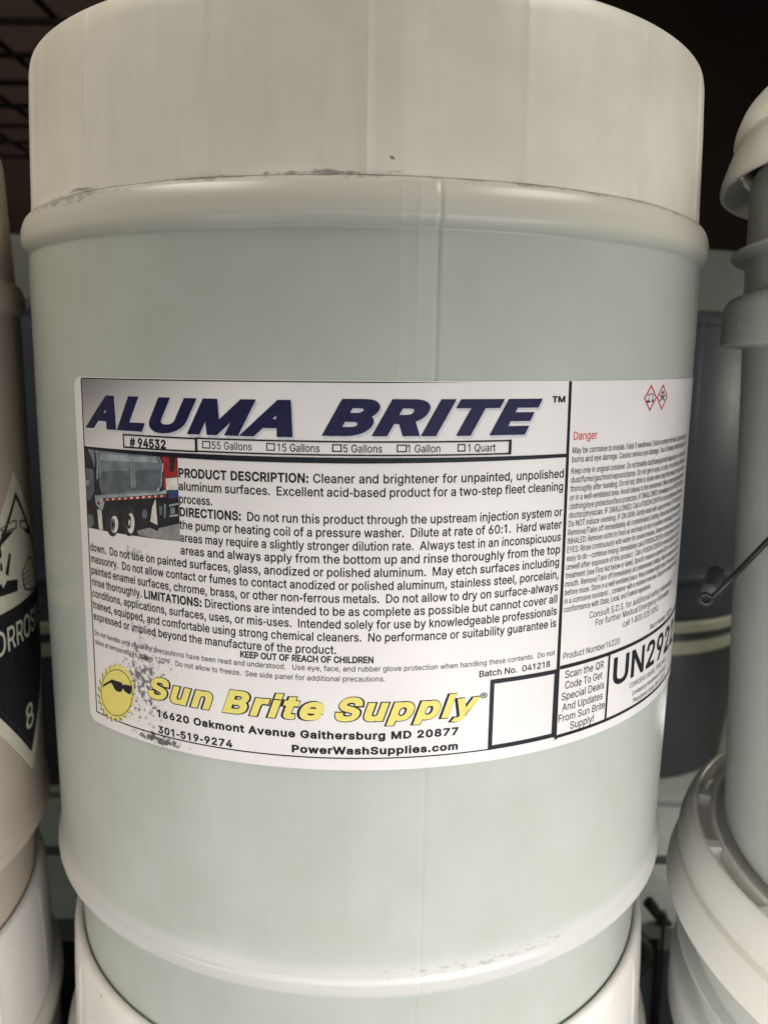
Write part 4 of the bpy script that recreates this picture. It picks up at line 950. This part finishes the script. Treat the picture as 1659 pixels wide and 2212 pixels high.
P.poly([(u - 0.004, z - 0.003) for u, z in SUN['rays']], 'black', 1)
P.poly(SUN['rays'], 'yellow', 2)
cx = sum(p[0] for p in SUN['disc']) / len(SUN['disc'])
cz = sum(p[1] for p in SUN['disc']) / len(SUN['disc'])
inner = [(cx + (u - cx) * 0.955, cz + (z - cz) * 0.962) for u, z in SUN['disc']]
v, f = fill([ccw([tuple(p) for p in SUN['disc']]), ccw(inner)[::-1]], 0.03)
P.add(v, f, 'outline', 3)
P.poly(SUN['glass'], 'black', 4)
P.build('sun_emblem', label)

# truck picture
TR = {"bg": [[-0.7206, -0.2034], [-0.4062, -0.209], [-0.4054, -0.4014], [-0.719, -0.404]], "tank": [[-0.6769, -0.2039], [-0.4623, -0.206], [-0.4567, -0.2211], [-0.4524, -0.2461], [-0.4543, -0.2701], [-0.4615, -0.2918], [-0.6528, -0.3171], [-0.6611, -0.294], [-0.6626, -0.2495]], "tank_hi": [[-0.7093, -0.2038], [-0.6795, -0.2039], [-0.6756, -0.2356], [-0.6811, -0.2539], [-0.6876, -0.2366]], "tank_low": [[-0.6534, -0.2591], [-0.453, -0.2405], [-0.4543, -0.2715], [-0.4596, -0.2888], [-0.546, -0.297], [-0.6527, -0.3156], [-0.6567, -0.2861]], "band": [[-0.5443, -0.2307], [-0.5303, -0.2298], [-0.5314, -0.2886], [-0.5456, -0.2898]], "rail": [[-0.684, -0.3203], [-0.4597, -0.2924], [-0.4381, -0.2845], [-0.4385, -0.2951], [-0.6483, -0.3234], [-0.644, -0.3312], [-0.653, -0.3524], [-0.6656, -0.3523], [-0.6804, -0.3411]], "cab": [[-0.4533, -0.2049], [-0.4078, -0.2067], [-0.407, -0.2545], [-0.4405, -0.2579], [-0.4416, -0.2847], [-0.4486, -0.2824], [-0.4454, -0.2484], [-0.448, -0.2248]], "win": [[-0.4275, -0.2119], [-0.413, -0.2118], [-0.4159, -0.2439], [-0.4278, -0.2432]], "cabw": [[-0.4403, -0.26], [-0.4071, -0.2559], [-0.4069, -0.2838], [-0.4399, -0.2867]], "hood": [[-0.4356, -0.2878], [-0.4064, -0.2837], [-0.4062, -0.302], [-0.4337, -0.3053]], "flap": [[-0.4713, -0.3089], [-0.4676, -0.3695], [-0.4895, -0.3629], [-0.4814, -0.3276]], "flap2": [[-0.676, -0.3527], [-0.6582, -0.3545], [-0.6555, -0.4019], [-0.6722, -0.4025]], "ground": [[-0.5327, -0.3891], [-0.4912, -0.3775], [-0.4691, -0.3841], [-0.4633, -0.3763], [-0.4057, -0.3598], [-0.4058, -0.4014], [-0.5273, -0.3995]], "bump": [[-0.4325, -0.3194], [-0.4074, -0.3133], [-0.4071, -0.3175], [-0.4318, -0.3236]], "bump2": [[-0.4317, -0.3435], [-0.4083, -0.3388], [-0.4076, -0.343], [-0.4318, -0.3477]], "step": [[-0.4474, -0.3191], [-0.4412, -0.3186], [-0.4443, -0.3516], [-0.4479, -0.3519]], "lamp": [[-0.7228, -0.2878], [-0.7083, -0.2856], [-0.7047, -0.2921], [-0.7109, -0.2988], [-0.7238, -0.2985]], "light": [[-0.7232, -0.3705], [-0.6963, -0.3703], [-0.6926, -0.3913], [-0.7074, -0.4025], [-0.719, -0.4032]], "w1": [[-0.5955, -0.3812], [-0.5966, -0.3878], [-0.599, -0.3939], [-0.6024, -0.3989], [-0.6066, -0.4024], [-0.6111, -0.404], [-0.6155, -0.4035], [-0.6193, -0.401], [-0.6223, -0.3966], [-0.624, -0.391], [-0.6242, -0.3845], [-0.6231, -0.3779], [-0.6206, -0.3717], [-0.617, -0.3667], [-0.6128, -0.3633], [-0.6083, -0.3618], [-0.6039, -0.3623], [-0.6002, -0.3649], [-0.5974, -0.3692], [-0.5958, -0.3748]], "w1d": [[-0.6067, -0.3825], [-0.6074, -0.3872], [-0.6089, -0.3915], [-0.6111, -0.3951], [-0.6137, -0.3975], [-0.6165, -0.3986], [-0.6192, -0.3982], [-0.6216, -0.3964], [-0.6234, -0.3932], [-0.6244, -0.3892], [-0.6245, -0.3845], [-0.6237, -0.3798], [-0.6221, -0.3754], [-0.6199, -0.3719], [-0.6173, -0.3695], [-0.6145, -0.3684], [-0.6118, -0.3688], [-0.6095, -0.3707], [-0.6077, -0.3738], [-0.6068, -0.3779]], "w2": [[-0.5393, -0.3722], [-0.5403, -0.3798], [-0.5424, -0.3867], [-0.5453, -0.3924], [-0.5489, -0.3963], [-0.5527, -0.3979], [-0.5564, -0.3971], [-0.5596, -0.394], [-0.562, -0.3889], [-0.5634, -0.3822], [-0.5635, -0.3747], [-0.5625, -0.3671], [-0.5603, -0.3601], [-0.5573, -0.3544], [-0.5537, -0.3506], [-0.5499, -0.3491], [-0.5463, -0.3499], [-0.5432, -0.353], [-0.5408, -0.3581], [-0.5395, -0.3647]], "w2d": [[-0.5497, -0.3703], [-0.5503, -0.3754], [-0.5516, -0.38], [-0.5533, -0.3838], [-0.5555, -0.3863], [-0.5577, -0.3874], [-0.5599, -0.3868], [-0.5618, -0.3847], [-0.5632, -0.3813], [-0.5639, -0.3768], [-0.564, -0.3718], [-0.5634, -0.3667], [-0.5621, -0.3621], [-0.5603, -0.3583], [-0.5581, -0.3558], [-0.5559, -0.3548], [-0.5537, -0.3554], [-0.5519, -0.3575], [-0.5505, -0.3609], [-0.5497, -0.3653]], "tyrea": [[-0.5923, -0.3764], [-0.5941, -0.3869], [-0.5981, -0.3968], [-0.6039, -0.4049], [-0.6109, -0.4106], [-0.6187, -0.4132], [-0.6263, -0.4125], [-0.633, -0.4085], [-0.6381, -0.4016], [-0.6411, -0.3925], [-0.6416, -0.382], [-0.6396, -0.3713], [-0.6352, -0.3614], [-0.6291, -0.3533], [-0.6218, -0.3477], [-0.6141, -0.3453], [-0.6067, -0.3461], [-0.6003, -0.3502], [-0.5955, -0.3571], [-0.5928, -0.3661]], "tyreb": [[-0.5345, -0.3658], [-0.5362, -0.3773], [-0.54, -0.3879], [-0.5454, -0.3967], [-0.5521, -0.4027], [-0.5594, -0.4053], [-0.5665, -0.4043], [-0.5728, -0.3998], [-0.5776, -0.3921], [-0.5804, -0.3821], [-0.5809, -0.3707], [-0.579, -0.3591], [-0.575, -0.3484], [-0.5693, -0.3397], [-0.5624, -0.3338], [-0.5552, -0.3313], [-0.5482, -0.3324], [-0.5422, -0.337], [-0.5376, -0.3447], [-0.535, -0.3546]], "rima": [[-0.6108, -0.383], [-0.6112, -0.3851], [-0.612, -0.3871], [-0.6131, -0.3888], [-0.6145, -0.3899], [-0.616, -0.3904], [-0.6174, -0.3903], [-0.6186, -0.3894], [-0.6196, -0.388], [-0.6201, -0.3862], [-0.6202, -0.384], [-0.6198, -0.3819], [-0.619, -0.3798], [-0.6179, -0.3782], [-0.6165, -0.3771], [-0.615, -0.3765], [-0.6136, -0.3767], [-0.6124, -0.3776], [-0.6114, -0.379], [-0.6109, -0.3808]], "rimb": [[-0.5516, -0.372], [-0.552, -0.3743], [-0.5526, -0.3764], [-0.5535, -0.3781], [-0.5546, -0.3793], [-0.5558, -0.3798], [-0.557, -0.3796], [-0.558, -0.3786], [-0.5587, -0.3771], [-0.5591, -0.3751], [-0.5592, -0.3728], [-0.5589, -0.3705], [-0.5582, -0.3684], [-0.5573, -0.3666], [-0.5562, -0.3655], [-0.555, -0.365], [-0.5538, -0.3652], [-0.5529, -0.3662], [-0.5521, -0.3677], [-0.5517, -0.3697]], "edge": [[-0.4605, -0.2052], [-0.4578, -0.2051], [-0.4506, -0.2249], [-0.4488, -0.2458], [-0.4518, -0.2756], [-0.4615, -0.2925], [-0.4637, -0.292], [-0.4545, -0.2743], [-0.4515, -0.246], [-0.4536, -0.2251]], "shine": [[-0.6732, -0.2059], [-0.6668, -0.2054], [-0.6627, -0.2347], [-0.6671, -0.2796], [-0.6728, -0.2801], [-0.6679, -0.2351]], "sheen": [[-0.6525, -0.2162], [-0.4672, -0.2147], [-0.4613, -0.2256], [-0.6538, -0.2325]], "ladder": [[-0.5434, -0.2321], [-0.5412, -0.2319], [-0.5425, -0.2888], [-0.5449, -0.289]], "ladderb": [[-0.5323, -0.2313], [-0.5303, -0.2312], [-0.531, -0.2879], [-0.5332, -0.288]], "boxa": [[-0.4611, -0.3245], [-0.453, -0.3238], [-0.453, -0.3452], [-0.4611, -0.3459]], "boxb": [[-0.4293, -0.3262], [-0.4171, -0.3239], [-0.4168, -0.338], [-0.429, -0.3404]], "mark": [[-0.6746, -0.3344], [-0.6616, -0.3338], [-0.6635, -0.3408], [-0.6731, -0.3418]], "stripe": [[-0.448, -0.2262], [-0.4449, -0.2267], [-0.4467, -0.2443], [-0.4488, -0.2444]], "glint": [[-0.4652, -0.2857], [-0.4603, -0.2846], [-0.4623, -0.2897], [-0.465, -0.2899]], "pipe": [[-0.7199, -0.2572], [-0.684, -0.2572], [-0.6859, -0.3114], [-0.7102, -0.3383], [-0.7236, -0.3275]], "hub": [[-0.4973, -0.3463], [-0.4979, -0.3497], [-0.4992, -0.3528], [-0.5013, -0.3554], [-0.5038, -0.3572], [-0.5065, -0.358], [-0.5092, -0.3577], [-0.5115, -0.3564], [-0.5134, -0.3542], [-0.5145, -0.3512], [-0.5147, -0.3479], [-0.5141, -0.3445], [-0.5127, -0.3413], [-0.5107, -0.3387], [-0.5081, -0.3369], [-0.5054, -0.3362], [-0.5028, -0.3365], [-0.5004, -0.3378], [-0.4986, -0.34], [-0.4976, -0.3429]], "reds": [[[-0.6509, -0.3244], [-0.6365, -0.3225], [-0.637, -0.3293], [-0.6514, -0.3314]], [[-0.6271, -0.3211], [-0.6135, -0.3193], [-0.6139, -0.326], [-0.6276, -0.328]], [[-0.6045, -0.318], [-0.5914, -0.3163], [-0.5918, -0.323], [-0.6049, -0.3248]], [[-0.5827, -0.315], [-0.5701, -0.3134], [-0.5705, -0.32], [-0.5831, -0.3218]], [[-0.5618, -0.3122], [-0.5496, -0.3107], [-0.55, -0.3172], [-0.5622, -0.3189]], [[-0.5416, -0.3095], [-0.5298, -0.308], [-0.5302, -0.3146], [-0.542, -0.3162]], [[-0.5221, -0.3069], [-0.5107, -0.3055], [-0.511, -0.312], [-0.5224, -0.3136]], [[-0.5031, -0.3044], [-0.492, -0.3031], [-0.4923, -0.3096], [-0.5034, -0.3111]], [[-0.4847, -0.3021], [-0.4739, -0.3008], [-0.4742, -0.3072], [-0.485, -0.3087]], [[-0.4667, -0.2998], [-0.4562, -0.2985], [-0.4565, -0.305], [-0.467, -0.3063]], [[-0.4492, -0.2976], [-0.4389, -0.2964], [-0.4392, -0.3028], [-0.4495, -0.3041]]], "whites": [[[-0.6606, -0.3266], [-0.6514, -0.3252], [-0.6518, -0.3302], [-0.661, -0.3318]], [[-0.6364, -0.3232], [-0.6277, -0.3219], [-0.628, -0.3268], [-0.6367, -0.3283]], [[-0.6133, -0.32], [-0.605, -0.3188], [-0.6053, -0.3237], [-0.6136, -0.3251]], [[-0.5912, -0.317], [-0.5832, -0.3158], [-0.5835, -0.3207], [-0.5915, -0.322]], [[-0.5699, -0.3141], [-0.5623, -0.313], [-0.5625, -0.3178], [-0.5702, -0.3191]], [[-0.5495, -0.3113], [-0.542, -0.3102], [-0.5423, -0.3151], [-0.5497, -0.3163]], [[-0.5297, -0.3087], [-0.5225, -0.3077], [-0.5227, -0.3124], [-0.5299, -0.3136]], [[-0.5105, -0.3062], [-0.5035, -0.3052], [-0.5037, -0.3099], [-0.5107, -0.3111]], [[-0.4919, -0.3038], [-0.4851, -0.3028], [-0.4853, -0.3075], [-0.4921, -0.3087]], [[-0.4737, -0.3014], [-0.4671, -0.3005], [-0.4673, -0.3052], [-0.4739, -0.3063]], [[-0.456, -0.2992], [-0.4496, -0.2983], [-0.4498, -0.303], [-0.4563, -0.304]]]}
P = Print()
order = [('bg', 'dark', 1), ('ground', 'ground', 2), ('light', 'steel2', 2), ('tank', 'steel', 2), ('tank_hi', 'steel', 2), ('tank_low', 'steel2', 3), ('band', 'steel', 4),
         ('rail', 'pale', 3.5), ('cab', 'cab', 3), ('cabw', 'cream', 3), ('hood', 'blue', 3), ('win', 'dark', 4), ('flap', 'cream', 3), ('flap2', 'cream', 3.2),
         ('bump', 'pale', 4), ('bump2', 'pale', 4), ('step', 'steel', 3), ('lamp', 'pale', 3), ('hub', 'steel2', 3), ('pipe', 'steel2', 2.2), ('sheen', 'pale', 2.6), ('edge', 'pale', 3.6), ('shine', 'pale', 3.2), ('ladder', 'pale', 5), ('ladderb', 'pale', 5), ('boxa', 'steel2', 3), ('boxb', 'steel', 3), ('mark', 'cab', 4.5), ('stripe', 'cream', 4.4), ('glint', 'cream', 4),
         ('tyrea', 'tyre', 3.4), ('tyreb', 'tyre', 3.6), ('rima', 'dark', 6), ('rimb', 'cream', 6), ('w1', 'cream', 4), ('w1d', 'steel2', 5), ('w2', 'cream', 4), ('w2d', 'dark', 5)]
for k, ink, lay in order:
    P.poly(TR[k], ink, lay * 0.5)
for q in TR['reds']:
    P.poly(q, 'cab', 2.5)
for q in TR['whites']:
    P.poly(q, 'cream', 2.5)
P.build('truck_picture', label)

# hazard panel
P = Print()
P.fit('Danger', 0.512, 0.586, -0.1705, 0.0190, 0.006, ink='red')
E0 = 1.085
haz = [
    (-0.2010, 'May be corrosive to metals. Fatal if swallowed. Fatal in contact with skin. Causes severe skin'),
    (-0.2215, 'burns and eye damage. Causes serious eye damage. Toxic if inhaled. Harmful to aquatic life'),
    (0, 'Keep only in original container. Do not breathe dust/fume/gas/mist/vapours/spray. Avoid breathing'),
    (1, 'dust/fume/gas/mist/vapours/spray. Do not get in eyes, on skin, or on clothing. Wash hands'),
    (2, 'thoroughly after handling. Do not eat, drink or smoke when using this product. Use only outdoors'),
    (3, 'or in a well-ventilated area. Avoid release to the environment. Wear protective gloves/protective'),
    (4, 'clothing/eye protection/face protection. IF SWALLOWED: Immediately call a POISON CENTER or'),
    (5, 'doctor/physician. IF SWALLOWED: Call a POISON CENTER or doctor/physician. Rinse mouth.'),
    (6, 'Do NOT induce vomiting. IF ON SKIN: Gently wash with soap and water. IF ON SKIN (or hair):'),
    (7, 'Remove/Take off immediately all contaminated clothing. Rinse skin with water/shower. IF'),
    (8, 'INHALED: Remove victim to fresh air and keep at rest in a position comfortable for breathing. IF IN'),
    (9, 'EYES: Rinse continuously with water for several minutes. Remove contact lenses if present and'),
    (10, 'easy to do \u2013 continue rinsing. Immediately call a POISON CENTER or doctor/physician. If you feel'),
    (11, 'unwell after exposure of this product.  Call a POISON CENTER or doctor/physician. Specific'),
    (12, 'treatment (see First Aid below or label). Specific measures (see the SDS or on this label). Rinse'),
    (13, 'mouth. Remove/Take off immediately all contaminated clothing. Wash contaminated clothing'),
    (14, 'before reuse. Store in a well ventilated place. Keep container tightly closed. Store locked up. Store'),
    (15, 'in a corrosive resistant/... container with a resistant inner liner. Dispose of contents/container in'),
    (16, 'conformance with State, Local, and Federal regulations.'),
]
for k, s in haz:
    z = k if isinstance(k, float) and k < 0 else -0.248 - 0.0205 * k
    size = 0.0142 / CAP
    sx = 0.70
    if k == 16:
        P.put(s, 0.511, z, size, sx, 0.004)
    else:
        P.fit(s, 0.511, 0.511 + min(0.60, P.width(s) * size * 0.74), z, 0.0142, 0.004)
P.fit('Consult S.D.S. for additional safety information', 0.595, 1.046, -0.6040, 0.0165, 0.0)
P.fit('For further Medical Emergency information', 0.619, 1.025, -0.6265, 0.0165, 0.0)
P.fit('call 1-800-535-5053.', 0.730, 0.935, -0.6520, 0.0165, 0.0)
P.fit('Batch Number  092716', 0.882, 1.085, -0.6930, 0.0140, 0.0)
P.fit('Product Number16220', 0.517, 0.720, -0.6925, 0.0160, 0.0)
P.build('hazard_text', label)
P = Print()
for s, z, a, b in (('Scan the QR', -0.7420, 0.526, 0.660), ('Code To Get', -0.7695, 0.528, 0.657), ('Special Deals', -0.7970, 0.518, 0.667),
                   ('And Updates', -0.8245, 0.522, 0.663), ('From Sun Brite', -0.8515, 0.512, 0.674), ('Supply!', -0.8770, 0.551, 0.634)):
    P.fit(s, a, b, z, 0.0190, 0.004)
P.build('scan_lettering', label)
P = Print()
P.fit('UN2922', 0.701, 1.150, -0.7990, 0.0720, 0.020)
P.fit('CORROSIVE LIQUIDS, TOXIC, N.O.S.', 0.7825, 1.0545, -0.8290, 0.0135, 0.0)
P.fit('(containing Hydrofluoric Acid and', 0.800, 1.050, -0.8540, 0.0135, 0.0)
P.fit('Phosphoric Acid), 8(6.1), PG II', 0.808, 1.045, -0.8765, 0.0135, 0.0)
P.build('transport_lettering', label)

# the two hazard diamonds
P = Print()
for c, w_ in ((0.7885, 0.0325), (0.8530, 0.0325)):
    h = 0.0330
    zc_ = -0.0815
    o = [(c + w_, zc_), (c, zc_ + h), (c - w_, zc_), (c, zc_ - h)]
    i = [(c + w_ * .80, zc_), (c, zc_ + h * .80), (c - w_ * .80, zc_), (c, zc_ - h * .80)]
    v, f = fill([o, i[::-1]], 0.03)
    P.add(v, f, 'red', 1)
c, zc_ = 0.7885, -0.0815   # tubes dripping on a bar and a hand
P.poly([(c - .016, zc_ + .008), (c - .002, zc_ + .012), (c - .001, zc_ + .009), (c - .015, zc_ + .005)], 'outline', 2)
P.poly([(c + .016, zc_ + .008), (c + .002, zc_ + .012), (c + .001, zc_ + .009), (c + .015, zc_ + .005)], 'outline', 2)
P.rect(c - .011, c - .008, zc_ - .005, zc_ + .003, 'outline', 2)
P.rect(c - .018, c - .003, zc_ - .011, zc_ - .006, 'black', 2)
P.poly([(c + .004, zc_ - .006), (c + .015, zc_ - .002), (c + .017, zc_ - .006), (c + .013, zc_ - .012), (c + .005, zc_ - .010)], 'outline', 2)
P.rect(c + .009, c + .011, zc_ - .001, zc_ + .005, 'outline', 2)
c = 0.8530                 # skull over crossed bones
sk = [(c + .0085 * math.cos(a), zc_ + .008 + .008 * math.sin(a)) for a in [k * PI / 8 for k in range(16)]]
P.poly(sk, 'outline', 2)
for e in (-1, 1):
    P.rect(c + e * .0035 - .0022, c + e * .0035 + .0022, zc_ + .005, zc_ + .009, 'white', 3)
P.rect(c - .0045, c + .0045, zc_ - .004, zc_ + .001, 'outline', 2.4)
for e in (-1, 1):
    P.poly([(c - .017, zc_ - .002 * 1 - e * .007 - .0018), (c + .017, zc_ - .002 + e * .007 - .0018), (c + .017, zc_ - .002 + e * .007 + .0018), (c - .017, zc_ - .002 - e * .007 + .0018)], 'outline', 2.2 + e * .3)
P.build('hazard_symbols', label)

# ------------------------------------------------------------------ corrosive placard on the left drum
c0, z0, hd = 1.667, -0.766, 0.475
dia = [(c0 + hd, z0), (c0, z0 + hd), (c0 - hd, z0), (c0, z0 - hd)]
_t = TILT
plac = paper_mesh('placard', dia, INK['plac'], ldrum, 1.0004, 0.0014, -0.03)
P = Print(1.0018, -0.03)
hi = hd - 0.056
o = [(c0 + hi, z0), (c0, z0 + hi), (c0 - hi, z0), (c0, z0 - hi)]
h2 = hi - 0.022
i_ = [(c0 + h2, z0), (c0, z0 + h2), (c0 - h2, z0), (c0, z0 - h2)]
v, f = fill([o, i_[::-1]], 0.03)
P.add(v, f, 'dark', 1)
zt = z0 + 0.075
P.poly([(c0 - (h2 - 0.07), zt), (c0 + (h2 - 0.07), zt), (c0 + h2, z0), (c0, z0 - h2), (c0 - h2, z0)], 'dark', 2)
P.build('border', plac)
P = Print(1.0018, -0.03)
P.fit('CORROSIVE', c0 - 0.270, c0 + 0.270, z0 - 0.045, 0.072, 0.008, ink='plac', layer=3)
P.build('class_name', plac)
P = Print(1.0018, -0.03)
P.fit('8', c0 - 0.034, c0 + 0.040, z0 - 0.335, 0.078, 0.012, ink='plac', layer=3)
P.build('class_number', plac)
P = Print(1.0018, 0.0)
for pts, ink in (([(1.5405, -.4869), (1.6298, -.4785), (1.6627, -.4838), (1.6579, -.5101), (1.5559, -.5026)], 'outline'),
                 ([(1.6882, -.4917), (1.7217, -.4921), (1.8177, -.5276), (1.8099, -.5494), (1.6867, -.5136)], 'outline')):
    cxx, czz = sum(p[0] for p in pts) / 5, sum(p[1] for p in pts) / 5
    inn = [(cxx + (u - cxx) * .82, czz + (z - czz) * .62) for u, z in pts]
    v, f = fill([ccw(pts), ccw(inn)[::-1]], 0.03)
    P.add(v, f, ink, 1)
for pts in ([(1.547, -.5029), (1.6361, -.5101), (1.5471, -.5345)], [(1.7174, -.5264), (1.8175, -.5439), (1.794, -.5578)],
            [(1.43, -.650), (1.5106, -.6500), (1.5278, -.6467), (1.5384, -.6645), (1.5632, -.6474), (1.6401, -.6631), (1.6343, -.6973), (1.43, -.672)],
            [(1.5282, -.5480), (1.5380, -.5455), (1.5425, -.566), (1.535, -.5747), (1.5275, -.5660)], [(1.5282, -.5880), (1.5380, -.5855), (1.5425, -.606), (1.535, -.6147), (1.5275, -.6060)],
            [(1.5893, -.5674), (1.6009, -.5787), (1.5745, -.6352), (1.5552, -.6259)]):
    P.poly(pts, 'dark', 2)
hand = [(1.6817, -.6491), (1.7229, -.6365), (1.7546, -.6187), (1.7973, -.6262), (1.84, -.66), (1.89, -.70), (1.86, -.745), (1.7867, -.7391), (1.6986, -.7127), (1.681, -.6897)]
cxx, czz = sum(p[0] for p in hand) / 10, sum(p[1] for p in hand) / 10
v, f = fill([ccw(hand), ccw([(cxx + (u - cxx) * .86, czz + (z - czz) * .86) for u, z in hand])[::-1]], 0.03)
P.add(v, f, 'outline', 1)
for k in range(3):
    P.rect(1.690, 1.755, -.6640 - .0175 * k, -.6600 - .0175 * k, 'outline', 3)
P.build('corrosion_symbol', plac)

# ------------------------------------------------------------------ lidded pails on the right
XR, YR = 2.03, 2.34
PBASE = -1.50
GP = 'lidded pails stacked on the right'


def make_pail():
    root = thing('lidded_pail', (XR, YR, PBASE), 'tall white lidded pail at the right edge, stacked on another pail', 'pail', GP)
    body = [(0.0, -1.48), (0.85, -1.48), (0.895, -1.50, 0.02), (0.912, -1.47), (0.924, -1.25), (0.952, -0.6), (0.976, -0.08), (0.983, 0.06), (1.048, 0.066, 0.004),
            (1.046, 0.185, 0.012), (1.030, 0.205, 0.02), (0.992, 0.215), (0.994, 0.318), (1.036, 0.326, 0.004), (1.038, 0.337, 0.005), (0.996, 0.346), (0.998, 0.55), (0.97, 0.60)]
    zb = PBASE
    lathe('body', smooth_profile(body, 0.006), M['pail'], root, 200, (), None, zb)
    lid = [(1.005, 0.60), (1.020, 0.57), (1.068, 0.515, 0.006), (1.084, 0.512, 0.006), (1.082, 0.540, 0.008), (1.064, 0.598, 0.01), (1.056, 0.618, 0.005), (1.034, 0.624, 0.004), (1.036, 0.636, 0.003), (1.055, 0.644, 0.008), (1.054, 0.676, 0.02), (1.034, 0.733, 0.03), (1.012, 0.757, 0.015),
           (1.000, 0.752, 0.006), (0.993, 0.695, 0.006), (0.956, 0.695, 0.006), (0.952, 0.738, 0.012), (0.940, 0.742, 0.01), (0.930, 0.715, 0.01), (0.0, 0.715)]
    lo = lathe('lid', smooth_profile(lid, 0.008), M['lid'], root, 200, (), None, zb)
    bm = bmesh.new()
    bm.from_mesh(lo.data)
    for k in range(18):
        R = Matrix.Rotation(2 * PI * k / 18 + 0.06, 3, 'Z')
        v, f = boxvf(-0.022 * S, 0.022 * S, -0.020 * S, 0.020 * S, 0, 0.044 * S)
        bv = [bm.verts.new(R @ Vector((p[0], p[1] - 0.975 * S, p[2] + (0.694 - zb) * S))) for p in v]
        for q in f:
            bm.faces.new([bv[n_] for n_ in q])
    bm.to_mesh(lo.data)
    bm.free()
    return root


pail = make_pail()
plow = copy_tree(pail)
plow['label'] = 'white lidded pail at the lower right, carrying the tall pail on its ribbed lid'
plow.location = W(XR, YR, PBASE - 2.225)

# wire bail of the tall pail
bail_pts = []
px = [(1525, 1312, 0), (1560, 1278, 1), (1600, 1238, 1), (1659, 1176, 1)]
del px
e0, e1 = Vector((0.884, 2.20, -0.616)), Vector((1.050, 2.28, -0.481))
bp = [(W(*e0) - pail.location), (W(*(e0 * 0.5 + e1 * 0.5)) - pail.location)]
for u, z, r in ((-1.51, -0.481, 0.982), (-1.30, -0.30, 0.99), (-1.10, -0.12, 1.0), (-0.95, 0.03, 1.03), (-0.90, 0.10, 1.056), (-0.88, 0.13, 1.06)):
    bp.append(Vector((r * math.sin(u) * S, -r * math.cos(u) * S, (z - PBASE) * S)))
eye = [bp[0] + Vector((0.015 * S * (math.cos(a) - 1), 0.004 * S * math.sin(a), 0.012 * S * math.sin(a))) for a in [2 * PI * k / 20 for k in range(20)]]
h = mesh('wire_handle', *join([tube('', bp, 0.0012), tube('', eye, 0.0011, closed=True)]), M['black'], pail)
g0, g1 = W(0.942, 2.36, -0.640) - pail.location, W(0.995, 2.455, -0.605) - pail.location
gd = (g1 - g0).normalized()
gv = [tube('', [g0, g0 + gd * 0.0012, g1], 0.0036, ns=20)]
mesh('grip', *join(gv), M['steel'], h)

# things low down in the gap on the right
t = thing('hose_coil', (1.36, 4.12, -3.18), 'coiled dark hose hanging on the front of the slatted deck', 'hose')
for k in range(2):
    ring = [(0.12 * S * math.cos(a) * (1 - 0.05 * k), 0.05 * S * k, 0.12 * S * math.sin(a)) for a in [2 * PI * i / 40 for i in range(40)]]
    mesh('loop', *tube('', ring, 0.0042, closed=True), M['steel'], t)
t = thing('metal_stand', (1.58, 4.22, -ZC), 'thin black metal stand with a slanting brace beside the coiled hose', 'stand')
O = t.location
mesh('post', *tube('', [W(1.58, 4.22, -ZC) - O, W(1.58, 4.22, -2.98) - O], 0.0035), M['black'], t)
mesh('brace', *tube('', [W(1.50, 4.24, -2.93) - O, W(1.80, 4.24, -3.30) - O], 0.0048), M['black'], t)
v, f = boxvf(*[c * S for c in (-0.32, -0.02, -0.03, 0.03, ZC - 3.30, ZC - 3.13)])
mesh('bracket', v, f, M['black'], t, smooth=False)
